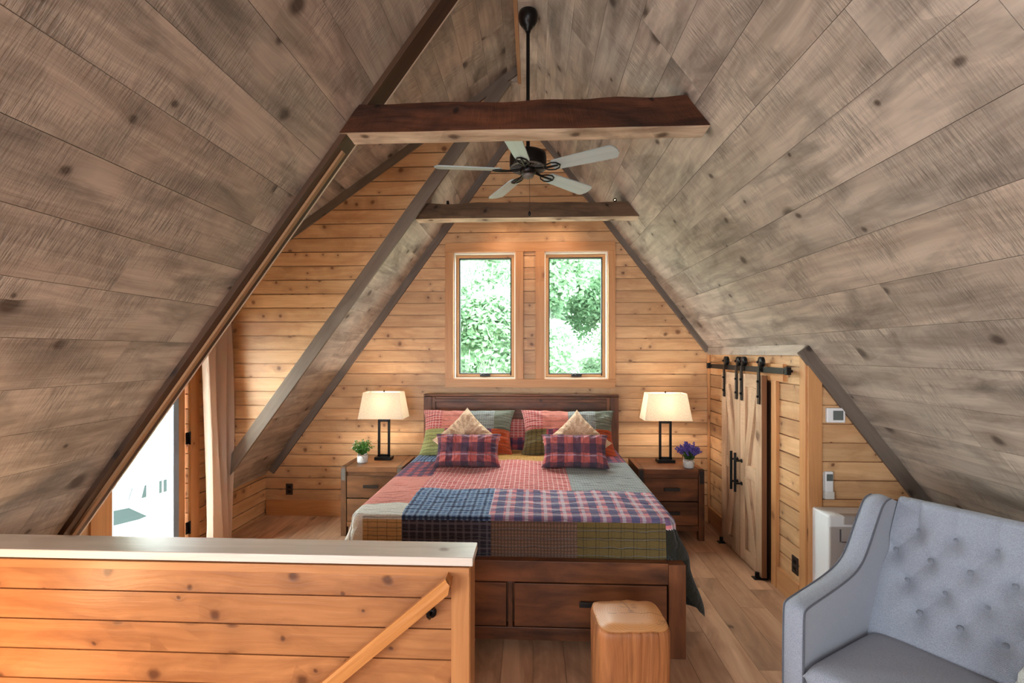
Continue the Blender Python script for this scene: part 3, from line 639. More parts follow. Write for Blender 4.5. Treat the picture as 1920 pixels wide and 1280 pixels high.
# ------------------------------------------------------------------ bed
BX, BY = -.137, 3.95          # bed centre; foot outer face at y=2.83, head back face 5.12
bed = thing('bed', 'king-size dark rustic wooden bed with panelled headboard and drawer footboard', 'bed', (BX, 2.83, 0))
hw = 1.03; HL = 2.27
m = MB()
for s in (-1, 1): m.box((s*(hw-.045), HL-.03, .665), (.09, .075, 1.33), 'z')
m.box((0, HL-.03, 1.318), (2*hw-.18, .07, .028), 'x'); m.box((0, HL-.03, 1.345), (2*hw+.0, .09, .02), 'x'); m.box((0, HL-.03, 1.02), (2*hw-.18, .045, .6), 'x'); m.box((0, HL-.03, .45), (2*hw-.18, .04, .5), 'x')
for s in (-1, 1): m.box((s*(hw-.11), HL-.045, 1.0), (.035, .055, .65), 'z')
m.box((0, HL-.047, 1.29), (2*hw-.25, .055, .035), 'x'); obj('headboard', m, M['walnut'], bed, .004)
for s in (-1, 1): obj('footboard_post', MB().box((s*(hw-.05), .045, .275), (.10, .09, .55), 'z'), M['walnut'], bed, .004)
m = MB(); m.box((0, .045, .492), (2*hw-.2, .075, .125), 'x'); m.box((0, .045, .122), (2*hw-.2, .075, .075), 'x'); m.box((0, .045, .295), (.028, .075, .27), 'z'); m.box((0, .07, .3), (2*hw-.2, .03, .27), 'x'); obj('footboard', m, M['walnut'], bed, .003)
for s in (-1, 1):
    w_ = hw-.1-.022; d_ = obj('drawer', MB().box((s*(w_/2+.018), .022, .295), (w_-.012, .035, .255), 'x'), M['walnut'], bed, .003)
    m = MB(); xc = s*(w_/2+.018); m.box((xc, -.018, .315), (.13, .012, .03)); m.box((xc-.05, -.006, .315), (.012, .024, .02)); m.box((xc+.05, -.006, .315), (.012, .024, .02)); obj('handle', m, M['handle'], d_, .002)
for s in (-1, 1): obj('side_rail', MB().box((s*(hw-.04), HL/2+.02, .33), (.04, HL-.16, .32), 'y'), M['walnut'], bed, .003)
m = MB(); m.box((0, 1.16, .60), (1.9, 2.04, .34), 'y'); mt = obj('mattress', m, M['vinyl'], bed, .05)

# quilt: top sheet + draped skirt
def sm(t): t = max(0, min(1, t)); return t*t*(3-2*t)
QX0, QX1, QY0, QY1, QZ = -1.10, .825, 2.915, 4.98, .80
qm = ['q_blue', 'q_dark', 'q_multi', 'q_red', 'q_coral', 'q_cream', 'q_tan', 'q_brown', 'q_olive', 'q_grey', 'q_green', 'q_rednavy', 'q_mustard']
qi = {k: i for i, k in enumerate(qm)}
def top_mat(x, y):
    if x < -.81: return 'q_cream' if y < 3.09 else 'q_coral' if y < 3.78 else 'q_rednavy' if y < 4.3 else 'q_blue'
    if y < 3.43: return 'q_blue' if x < -.27 else 'q_multi'
    if y < 4.36: return 'q_red' if x < .27 else 'q_grey'
    return 'q_mustard' if x < .27 else 'q_rednavy'
def quilt():
    m = MB(); r = .06
    def wr(x, y): return .009*noise.noise(Vector((x*10, y*30, 0)))+.014*noise.noise(Vector((x*3, y*4, 2)))
    nu, nv = 154, 166
    def ft(u, v):
        x = QX0+(QX1-QX0)*u; y = QY0+(QY1-QY0)*v; e = min(x-QX0, QX1-x, y-QY0); fade = sm(e/.08)
        return (x, y, QZ+wr(x, y)*fade+.012*sm(e/.4)*(1 if y < 4.4 else 1))
    m.grid(ft, nu, nv, uvfn=lambda u, v: (QX0+(QX1-QX0)*u, QY0+(QY1-QY0)*v), mifn=lambda u, v: qi[top_mat(QX0+(QX1-QX0)*u, QY0+(QY1-QY0)*v)])
    # perimeter skirt: left side (head to foot), foot, right side
    rc = .05; segs = []
    def path(s):
        La = QY1-QY0-rc; Lc = rc*PI/2; Lf = QX1-QX0-2*rc
        if s < La: return (QX0, QY1-s), (-1, 0), 'L'
        s -= La
        if s < Lc: a = s/rc; return (QX0+rc-rc*math.cos(a), QY0+rc-rc*math.sin(a)), (-math.cos(a), -math.sin(a)), 'CL'
        s -= Lc
        if s < Lf: return (QX0+rc+s, QY0), (0, -1), 'F'
        s -= Lf
        if s < Lc: a = s/rc; return (QX1-rc+rc*math.sin(a), QY0+rc-rc*math.cos(a)), (math.sin(a), -math.cos(a)), 'CR'
        s -= Lc; return (QX1, min(QY0+rc+s, QY1)), (1, 0), 'R'
    La = QY1-QY0-rc; Lc = rc*PI/2; Lf = QX1-QX0-2*rc; T = 2*La+2*Lc+Lf
    S = sorted(set([La*i/90 for i in range(91)]+[La+Lc*i/8 for i in range(9)]+[La+Lc+Lf*i/150 for i in range(151)]+[La+Lc+Lf+Lc*i/8 for i in range(9)]+[La+2*Lc+Lf+La*i/90 for i in range(91)]))
    S = [s for i, s in enumerate(S) if i == 0 or s-S[i-1] > 1e-6]
    # drop length
    def H(s):
        c1 = La+Lc; c2 = La+Lc+Lf
        side = .60+.02*math.sin(s*7)
        if s < c1-Lc: return side
        if s < c1+.001: return side+(.262-side)*sm((s-La)/Lc)
        if s <= c2: return .262
        sr = .64+.02*math.sin(s*9); return .262+(sr-.262)*sm((s-c2)/(Lc*1.0))
    nh = 34; b = len(m.v); info = []
    for j in range(nh+1):
        for s in S:
            (px, py), (nx, ny), z_ = path(s); h = H(s)*j/nh; t = min(h/r, 1); o = r*.75*math.sin(t*PI/2)
            zz = QZ-(r*(1-math.cos(t*PI/2)) if h < r else h)
            if z_ in 'LRCLCR' and z_ != 'F':
                side = 1
                if z_ == 'CL': side = abs(nx)
                if z_ == 'CR': side = abs(nx)
                o += side*(.075*sm((h-.06)/.22)+(.018*math.sin((s)*19)+.012*math.sin(s*43))*sm(h/.5))
                if z_ in ('R', 'CR'): o += side*.085*sm((h-.3)/.3)*math.exp(-((py-3.0)/.22)**2)
            else: o = min(o, .024)+.004*noise.noise(Vector((px*8, h*20, 0)))
            if z_ in ('CL', 'CR'): ny *= .45
            if h > .24 and z_ in ('CL', 'CR', 'L', 'R') : py = max(py, 2.93)
            m.v.append((px+nx*o, py+ny*o, zz)); info.append((px, py, z_, h))
    n_ = len(S)
    for j in range(nh):
        for i in range(n_-1):
            q = [b+j*n_+i, b+(j+1)*n_+i, b+(j+1)*n_+i+1, b+j*n_+i+1]; px, py, z_, h = info[j*n_+i]; h += .005
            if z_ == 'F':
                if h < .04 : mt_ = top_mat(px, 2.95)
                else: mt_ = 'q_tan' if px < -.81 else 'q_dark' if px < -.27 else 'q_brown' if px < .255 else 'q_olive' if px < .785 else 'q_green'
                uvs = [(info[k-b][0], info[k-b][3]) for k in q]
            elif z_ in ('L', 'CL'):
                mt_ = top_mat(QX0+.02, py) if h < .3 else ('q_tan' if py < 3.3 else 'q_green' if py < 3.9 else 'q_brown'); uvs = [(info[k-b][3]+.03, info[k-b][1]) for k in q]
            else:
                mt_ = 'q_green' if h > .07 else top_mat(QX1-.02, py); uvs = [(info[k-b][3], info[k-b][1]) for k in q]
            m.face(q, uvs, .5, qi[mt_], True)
    o = obj('quilt', m, [M[k] for k in qm]); return tag(o, 'patchwork plaid quilt in blue, red, brown and olive spread over the bed', 'quilt')
quilt()

# ------------------------------------------------------------------ pillows
def pillow(name, label, cat, loc, rot, a, b, t, mats, mifn=None, ruffle=.0, nz=.01, seed=0., group=None, n=56, fur=0, pin=.06, uvo=(0, 0)):
    m = MB()
    for sgn in (1, -1):
        def fn(u, v):
            x = 2*u-1; y = 2*v-1
            # denser sampling near the rim
            x = math.sin(x*PI/2)*.35+x*.65; y = math.sin(y*PI/2)*.35+y*.65
            px = a*x*(1-pin*(1-y*y)*abs(x)**3); py = b*y*(1-pin*(1-x*x)*abs(y)**3)
            e = max(0, (1-x**4)*(1-y**4)); h = t*e**.5
            w_ = noise.noise(Vector((px*11+seed, py*11, sgn)))*nz*e**.3+noise.noise(Vector((px*34+seed, py*20, sgn)))*nz*.35*e**.3
            rad = math.sin(math.atan2(y, x)*22+seed)*nz*.35*(1-e)*e*4
            if fur: w_ += noise.noise(Vector((px*70+seed, py*70, sgn)))*fur*(.3+.7*e)
            return (px, py, sgn*(h+w_+rad))
        m.grid(fn, n, n, uvfn=lambda u, v: (a*(2*u-1)+uvo[0], b*(2*v-1)+uvo[1]), mifn=mifn, flip=(sgn < 0))
    o = obj(name, m, mats, merge=True); o.location = loc; o.rotation_euler = rot; return tag(o, label, cat, group)
R = math.radians
shm = ['q_red', 'q_coral', 'q_grey', 'q_sage', 'q_lime', 'q_camo', 'q_rust', 'q_rednavy']
def sham_mat(left):
    def f(u, v):
        if v > .52: return 0 if u < .26 else 1 if u < .5 else 2 if u < .75 else 3
        if left: return 4 if u < .3 else 7 if u < .74 else 6
        return 5 if u < .3 else 7 if u < .72 else 6
    return f
for x, s, lb in ((-.66, 1, 'left patchwork bed pillow in red, sage, green and rust leaning on the headboard'), (.345, 0, 'right patchwork bed pillow in red, sage, olive and rust leaning on the headboard')):
    pillow('patchwork_pillow', lb, 'pillow', (x, 4.76, .985), (R(58), 0, R(1 if s else -1)), .475, .26, .11, [M[k] for k in shm], sham_mat(s), nz=.014, seed=x*3, group='patchwork bed pillows', pin=.1)
pillow('sleeping_pillow', 'red checked pillow mostly hidden behind the two patchwork pillows', 'pillow', (-.16, 4.93, .93), (R(66), 0, 0), .3, .2, .06, [M['q_red'], M['q_rednavy']], lambda u, v: 0 if v > .45 else 1, nz=.01, seed=4)
for x, z, lb, rz in ((-.62, .985, 'left tan furry cushion standing on one corner behind a plaid cushion', 4), (.40, .97, 'right tan furry cushion standing on one corner behind a plaid cushion', -5)):
    mm = Matrix.Rotation(R(rz), 3, 'Z')@Matrix.Rotation(R(64), 3, 'X')@Matrix.Rotation(R(45), 3, 'Z')
    pillow('fur_cushion', lb, 'cushion', (x, 4.40, z), mm.to_euler(), .225, .225, .07, M['fur'], nz=.02, seed=x*5, group='tan fur cushions', fur=.006, n=90, pin=.1)
for x, lb, rz in ((-.57, 'left red and navy plaid lumbar cushion lying at the front of the pillows', 1), (.358, 'right red and navy plaid lumbar cushion lying at the front of the pillows', -2)):
    pillow('lumbar_cushion', lb, 'cushion', (x, 4.13, .945), (R(60), 0, R(rz)), .29, .15, .095, M['buffalo'], nz=.022, seed=x*7, group='plaid lumbar cushions', uvo=(x*.1, 0), pin=.1)

# ------------------------------------------------------------------ nightstands
def nightstand(lab, x0, x1, y0, y1, h, mat, strap):
    t = thing('nightstand', lab, 'nightstand', ((x0+x1)/2, (y0+y1)/2, 0)); W = x1-x0; D = y1-y0; P = .055
    m = MB(); m.box((0, 0, h-.025), (W-2*P-.002, D, .05), 'x'); 
    for s in (-1, 1): m.box((s*(W/2-P/2), 0, h-.025), (P, D, .05), 'y')
    obj('top', m, mat, t, .003)
    for sx in (-1, 1):
        for sy in (-1, 1): obj('leg', MB().box((sx*(W/2-P/2), sy*(D/2-P/2), (h-.05)/2), (P, P, h-.05), 'z'), mat, t, .003)
    m = MB()
    for s in (-1, 1): m.box((s*(W/2-P/2), 0, .36), (.025, D-2*P, .52), 'y')
    m.box((0, D/2-.03, .36), (W-2*P, .015, .52), 'x'); m.box((0, -D/2+.02, .115), (W-2*P, .025, .05), 'x'); m.box((0, 0, .1), (W-2*P, D-.06, .015)); m.box((0, -D/2+.03, h-.07), (W-2*P, .03, .04)); obj('case', m, mat, t, .002)
    zs = [(.145, .365), (.375, .59)]
    for a, b in zs:
        d = obj('drawer', MB().box((0, -D/2+.018, (a+b)/2), (W-2*P-.008, .024, b-a), 'x'), mat, t, .003)
        zc = (a+b)/2+.01; m = MB(); m.box((0, -D/2-.022, zc), (.15, .01, .03)); m.box((-.055, -D/2-.008, zc), (.012, .028, .02)); m.box((.055, -D/2-.008, zc), (.012, .028, .02)); obj('handle', m, M['handle'], d, .002)
    for sx in (-1, 1):
        m = MB(); m.box((sx*(W/2-P/2), -D/2-.0012, h-.075), (P*.7, .003, .12)); m.box((sx*(W/2-P/2), -D/2+.02, h+.0005), (P*.7, .045, .003)); obj('corner_strap', m, strap, t)
nightstand('left nightstand of mid-brown wood with steel corner straps, under the leafy green pot', -1.885, -1.275, 4.59, 5.10, .68, M['walnut_light'], M['strap'])
nightstand('right nightstand of darker brown wood, under the purple flowers', 1.006, 1.63, 4.62, 5.10, .68, M['walnut'], M['handle'])
# lamps
def lamp(lab, x, y):
    t = thing('table_lamp', lab, 'lamp', (x, y, .681), group='table lamps on the nightstands')
    obj('base', MB().box((0, 0, .015), (.175, .11, .03)), M['black'], t, .003)
    m = MB(); m.box((-.052, 0, .22), (.022, .022, .38)); m.box((.052, 0, .22), (.022, .022, .38)); m.box((0, 0, .041), (.126, .022, .022)); m.box((0, 0, .405), (.126, .022, .024)); obj('stem', m, M['black'], t, .0015)
    m = MB(); m.cyl((0, 0, .415), (0, 0, .5), .008, n=10); m.cyl((0, 0, .47), (0, 0, .52), .018, n=14); m.cyl((0, 0, .5), (0, 0, .7), .003, n=6); m.bar((-.19, 0, .695), (.19, 0, .695), .004, .004); obj('socket', m, M['black'], t)
    m = MB(); z0, z1 = .435, .705; B = [(-.235, -.125), (.235, -.125), (.235, .125), (-.235, .125)]; T = [(-.19, -.095), (.19, -.095), (.19, .095), (-.19, .095)]
    for i in range(4):
        j = (i+1) % 4; nn = 6
        for k in range(nn):
            f = lambda t_, z: None
            l = lambda P, Q, s: (P[0]+(Q[0]-P[0])*s, P[1]+(Q[1]-P[1])*s)
            t0, t1 = k/nn, (k+1)/nn; a, b, c, d = l(B[i], B[j], t0), l(B[i], B[j], t1), l(T[i], T[j], t1), l(T[i], T[j], t0)
            m.poly([(a[0], a[1], z0), (b[0], b[1], z0), (c[0], c[1], z1), (d[0], d[1], z1)], (1, 0, 0) if i % 2 == 0 else (0, 1, 0), .5)
    o = obj('lamp_shade', m, M['shade'], t, merge=True); s = o.modifiers.new('s', 'SOLIDIFY'); s.thickness = .0025
    obj('finial', MB().lathe([(.0001, .70), (.007, .702), (.009, .71), (.004, .72), (.0001, .722)], n=12), M['black'], t)
    obj('bulb', MB().lathe([(.0001, .5), (.013, .52), (.028, .56), (.03, .58), (.02, .603), (.0001, .61)], n=16), M['bulb'], t)
    light('lamp_light', 'POINT', (x, y, .681+.575), 19, (1, .91, .80), .045)
lamp('left table lamp with linen rectangular shade beside the leafy green pot', -1.562, 4.93)
lamp('right table lamp with linen rectangular shade beside the purple flowers', 1.345, 4.93)
# potted plants
def plant(lab, x, y, mat, flower, leafm, seed):
    rg = random.Random(seed); t = thing('potted_plant', lab, 'plant', (x, y, .681))
    obj('pot', MB().lathe([(.0001, 0), (.046, 0), (.051, .01), (.053, .05), (.05, .085), (.045, .085), (.045, .07), (.0001, .07)], n=24), mat, t)
    m = MB(); m.tube([(.05*math.cos(a), .05*math.sin(a), .082+.003*math.sin(3*a)) for a in [i/20*2*PI for i in range(21)]], .003, 6)
    m.tube([(0, -.052, .082), (.025, -.058, .068), (.03, -.056, .05)], .0022, 5); m.tube([(0, -.052, .082), (-.02, -.06, .09), (-.03, -.058, .074), (0, -.054, .08)], .0022, 5); obj('twine', m, M['tan_trim'], t)
    m = MB(); f = MB()
    for i in range(70):
        a = rg.random()*2*PI; e = rg.random()**.7*1.1; L = .09+.06*rg.random(); d = Vector((math.sin(e)*math.cos(a), math.sin(e)*math.sin(a), math.cos(e)))
        p0 = Vector((0, 0, .07)); p1 = p0+d*L*.6+Vector((0, 0, .02)); p2 = p0+d*L+Vector((0, 0, .03)); m.tube([p0, p1, p2], .0013, 4)
        if flower == 'lav':
            for k in range(9): q = p1.lerp(p2, .35+.09*k); f.lathe([(.0001, -.006), (.006, -.001), (.0045, .005), (.0001, .008)], q+Vector([rg.uniform(-.006, .006) for _ in range(3)]), 5)
            kk = 5
        else:
            kk = 14
            if i % 3 == 0: f.lathe([(.0001, -.006), (.007, 0), (.0001, .007)], p2, 6)
        for k in range(kk):
            q = p0.lerp(p2, .3+.7*rg.random() if kk > 6 else .2+.4*rg.random()); n1 = Vector((rg.gauss(0, 1), rg.gauss(0, 1), rg.gauss(0, 1))).normalized(); n2 = n1.orthogonal().normalized(); s = .012+.006*rg.random()
            if kk < 6: s *= 1.3
            m.poly([q, q+n1*s*.6+n2*s*.35, q+n1*s*1.3, q+n1*s*.6-n2*s*.35], n1, rg.random())
    obj('foliage', m, leafm, t); tag(obj('flowers', f, M['lav'] if flower == 'lav' else M['bud'], t), None, None, None, 'stuff')
plant('small leafy green plant with white buds in a white pot on the left nightstand', -1.735, 4.775, M['white'], 'bud', M['sprig'], 3)
plant('small purple flowering plant in a cream pot on the right nightstand', 1.505, 4.70, M['offwhite'], 'lav', M['sprigdark'], 8)

# ------------------------------------------------------------------ outlets, thermostat, remote, AC unit
def outlet(lab, loc, rz):
    t = thing('power_outlet', lab, 'outlet', loc, rz)
    obj('plate', MB().box((0, -.004, 0), (.078, .008, .122)), M['outlet'], t, .002)
    for z in (.025, -.025):
        m = MB(); m.box((0, -.009, z), (.034, .004, .028)); m.box((-.007, -.0115, z), (.002, .002, .009)); m.box((.007, -.0115, z), (.002, .002, .009)); obj('socket', m, M['black'], t, .001)
outlet('dark brown power outlet low on the back wall left of the bed', (-2.70, YB, .285), 0)
outlet('dark brown power outlet low on the closet wall near the armchair', (XK, 3.497, .275), -PI/2)
t = thing('thermostat', 'white square wall thermostat with grey screen above the remote', 'thermostat', (2.045, YK, 1.37))
obj('body', MB().box((0, -.012, 0), (.122, .024, .10)), M['white'], t, .006); obj('screen', MB().box((.012, -.0255, 0), (.066, .003, .064)), M['screen'], t, .001)
t = thing('remote_control', 'white remote control with small screen hanging in a wall holder', 'remote control', (2.0, YK, .89))
obj('body', MB().box((0, -.016, .01), (.052, .02, .18)), M['white'], t, .005); obj('screen', MB().box((0, -.0275, .06), (.04, .003, .046)), M['screen'], t, .001)
obj('holder', MB().box((0, -.016, -.06), (.06, .03, .05)).box((0, -.002, .0), (.06, .004, .18)), M['offwhite'], t, .004)
ac = thing('console_heater', 'white and taupe floor-standing climate unit against the closet return wall', 'heater', (2.28, 3.235, 0))
m = MB(); m.box((0, 0, .38), (.78, .19, .74)); obj('body', m, M['white'], ac, .012)
m = MB(); m.box((0, -.101, .35), (.776, .016, .66)); obj('front_panel', m, M['taupe'], ac, .004)
obj('air_flap', MB().box((.02, -.112, .63), (.68, .010, .075)), M['taupe'], ac, .003)
obj('seam', MB().box((.02, -.1125, .589), (.68, .006, .004)).box((-.33, -.1125, .63), (.004, .006, .08)).box((.02, -.1105, .505), (.66, .004, .005)), M['line'], ac)
obj('outlet_vent', MB().box((.03, -.07, .748), (.66, .05, .006)).box((.03, -.09, .722), (.66, .03, .05)), M['taupe'], ac, .002)
m = MB(); m.lathe([(.0001, 0), (.010, 0), (.010, .002), (.0001, .002)], (-.30, -.1095, .535), 16, 0, Vector((0, -1, 0)).to_track_quat('Z', 'Y').to_matrix())
for i, w_ in enumerate((.005, .004, .006, .004, .005)): m.box((-.275+i*.008, -.1105, .535), (w_, .002, .006))
obj('badge', m, M['line'], ac)
for x in (-.36, .36): obj('foot', MB().box((x, 0, .01), (.05, .17, .02)), M['line'], ac)

# ------------------------------------------------------------------ barn doors
def barn(lab, y0, y1, s, group):
    """s=+1: brace meets at the far stile, -1: at the near stile"""
    t = thing('barn_door', lab, 'barn door', (1.80, (y0+y1)/2, .015), group=group); W = y1-y0-.004; H = 1.60
    m = MB(); npl = 3
    for i in range(npl): m.box((.028, -W/2+W*(i+.5)/npl, H/2), (.022, W/npl-.003, H-.01), 'z')
    obj('back_planks', m, M['barn'], t, .002)
    sw = .1; m = MB()
    for k in (-1, 1): m.box((.008, k*(W/2-sw/2), H/2), (.018, sw, H), 'z')
    for z in (.055, H*.5-.02, H-.055): m.box((.0085, 0, z), (.017, W-2*sw-.002, .11 if z > .1 and z < 1.4 else .11), 'y')
    obj('frame', m, M['barn'], t, .002)
    m = MB(); e = W/2-sw+.0; zc = H*.5-.02
    for za, zb in ((H-.11, zc+.055), (.11, zc-.055)):
        m.bar((.0065, -s*(e-.02), za), (.0065, s*(e-.01), zb), .02, .085, up=(0, 1, 0))
    # bar() lays width along Y'; keep brace flat on the door
    obj('brace', m, M['barn'], t, .002)
    m = MB()
    for k in (-1, 1): m.box((.02, k*(W/2+.0005), H/2), (.039, .003, H-.002), 'z')
    obj('edge_strip', m, M['barn_edge'], t)
    return t, W, H
def hanger(t, yy, H):
    m = MB(); m.box((-.010, yy, H-.08), (.008, .036, .30)); m.lathe([(.0001, -.012), (.042, -.012), (.042, -.005), (.036, -.003), (.036, .003), (.042, .005), (.042, .012), (.0001, .012)], (.012, yy, H+.105), 24, 0, Vector((1, 0, 0)).to_track_quat('Z', 'Y').to_matrix())
    for z in (H-.05, H-.17, H+.105): m.cyl((-.014, yy, z), (-.024, yy, z), .010, n=6)
    obj('hanger', m, M['black'], t, 0)
def pull(t, yy):
    m = MB(); m.cyl((-.058, yy, .58), (-.058, yy, .915), .011)
    for z in (.65, .845): m.cyl((0, yy, z), (-.058, yy, z), .008); m.cyl((0, yy, z), (-.006, yy, z), .017)
    obj('pull_handle', m, M['black'], t)
td, W, H = barn('nearer rustic wooden barn door panel with K brace on the closet', 3.845, 4.243, 1, 'sliding barn doors')
hanger(td, -.165, H); hanger(td, .15, H); pull(td, .16)
td, W, H = barn('farther rustic wooden barn door panel with K brace, next to the nightstand', 4.247, 4.645, -1, 'sliding barn doors')
hanger(td, -.15, H); hanger(td, .12, H); pull(td, -.16)
t = thing('door_track', 'black flat iron barn door track across the top of the closet', 'door track', (1.812, 4.24, 1.66))
obj('rail', MB().box((0, 0, 0), (.008, 1.55, .045)), M['black'], t, .001)
for y in (-.72, -.36, 0, .36, .70): m = MB(); m.cyl((.004, y, 0), (.05, y, 0), .010, n=10); m.cyl((-.004, y, 0), (-.011, y, 0), .012, n=6); obj('standoff', m, M['black'], t)
for y in (-.765, .76): obj('end_stop', MB().box((-.005, y, .003), (.034, .035, .056)), M['black'], t, .003)
for y, lb in ((3.875, 'small black floor guide under the near edge of the barn doors'), (4.60, 'small black floor guide under the far edge of the barn doors')):
    t = thing('floor_guide', lb, 'door guide', (1.80, y, 0)); obj('plate', MB().box((.0, 0, .003), (.11, .06, .006)), M['black'], t, .001)
    obj('roller', MB().cyl((-.022, 0, .005), (-.022, 0, .05), .016), M['black'], t); obj('roller', MB().cyl((.056, 0, .005), (.056, 0, .05), .012), M['black'], t)

# ------------------------------------------------------------------ stump stool
def stump():
    m = MB(); hx, hy, H = .176, .150, .50; nn = 72; nz = 30
    def rad(a):
        c, s = math.cos(a), math.sin(a); e = 5.; return 1/((abs(c)/hx)**e+(abs(s)/hy)**e)**(1/e)
    def side(u, v):
        a = u*2*PI; z = H*v; r = rad(a)*(1+.02*noise.noise(Vector((math.cos(a)*2, math.sin(a)*2, z*3)))+.012*noise.noise(Vector((math.cos(a)*9, math.sin(a)*9, z*1.5))))
        k = max(0, (v-.93)/.07); r *= 1-.05*k*k; zz = z-.0*k
        return (r*math.cos(a), r*math.sin(a), zz+(.006*noise.noise(Vector((math.cos(a)*3, math.sin(a)*3, 5))) if v > .9 else 0))
    m.grid(side, nn, nz, uvfn=lambda u, v: (v*H, u*1.2), closeu=True)
    def topf(u, v):
        a = u*2*PI; p = Vector(side(u, 1)); q = Vector((0, 0, H+.008)); k = 1-v; r = p*(k**1.0)+q*(1-k); 
        f = sm(v*2.5); r.z = p.z*(1-f)+(H+.012+.005*noise.noise(Vector((r.x*6, r.y*6, 1))))*f; return r
    m.grid(topf, nn, 16, uvfn=lambda u, v: ((1-v)*math.cos(u*2*PI)*.17, (1-v)*math.sin(u*2*PI)*.15), closeu=True, mi=1)
    o = obj('stump_stool', m, [M['stump'], mk_stumptop()], merge=True); o.location = (.47, 2.37, 0); o.rotation_euler = (0, 0, R(3))
    return tag(o, 'squared rustic log stool with cracked rounded top in front of the bed', 'stool')
def mk_stumptop():
    n = NT('stump_top'); tc = n.nd('ShaderNodeTexCoord').outputs['Object']; x = n.sep(tc); wob = n.noise(tc, 7, 3)
    dx = n.math('SUBTRACT', x[0], .015); dy = n.math('ADD', x[1], -.02); d = n.math('SQRT', n.math('ADD', n.math('MULTIPLY', dx, dx), n.math('MULTIPLY', dy, dy)))
    ring = n.math('SINE', n.math('ADD', n.math('MULTIPLY', d, 520), n.math('MULTIPLY', wob, 22)))
    col = n.mix(n.ramp(ring, -1, 1, 0, .35), srgb(204, 140, 84), srgb(168, 104, 56))
    # splits: radial check lines and pith
    w2 = n.math('MULTIPLY', n.math('SUBTRACT', n.noise(tc, 14, 3), .5), .03)
    c1 = n.math('MULTIPLY', n.math('LESS_THAN', n.math('ABSOLUTE', n.math('ADD', n.math('ADD', dx, n.math('MULTIPLY', dy, .22)), w2)), .0022), n.math('GREATER_THAN', dy, .015))
    c2 = n.math('MULTIPLY', n.math('LESS_THAN', n.math('ABSOLUTE', n.math('ADD', n.math('ADD', dy, .02), w2)), .0016), n.math('LESS_THAN', n.noise(tc, 12, 1), .56))
    kn = n.ramp(n.noise(n.vec('MULTIPLY', tc, (9, 15, 1)), 1, 3), .63, .72); pith = n.ramp(n.math('ADD', d, n.math('MULTIPLY', wob, .03)), .022, .040, 1, 0)
    f = n.math('MAXIMUM', n.math('MAXIMUM', c1, c2), n.math('MAXIMUM', n.math('MULTIPLY', kn, .55), n.math('MULTIPLY', pith, .55))); col = n.mix(n.math('MULTIPLY', f, .8), col, srgb(88, 50, 34))
    n.bump(n.math('SUBTRACT', 1, n.math('MAXIMUM', c1, c2)), .003); return n.done(col, .42, spec=.4)
stump()

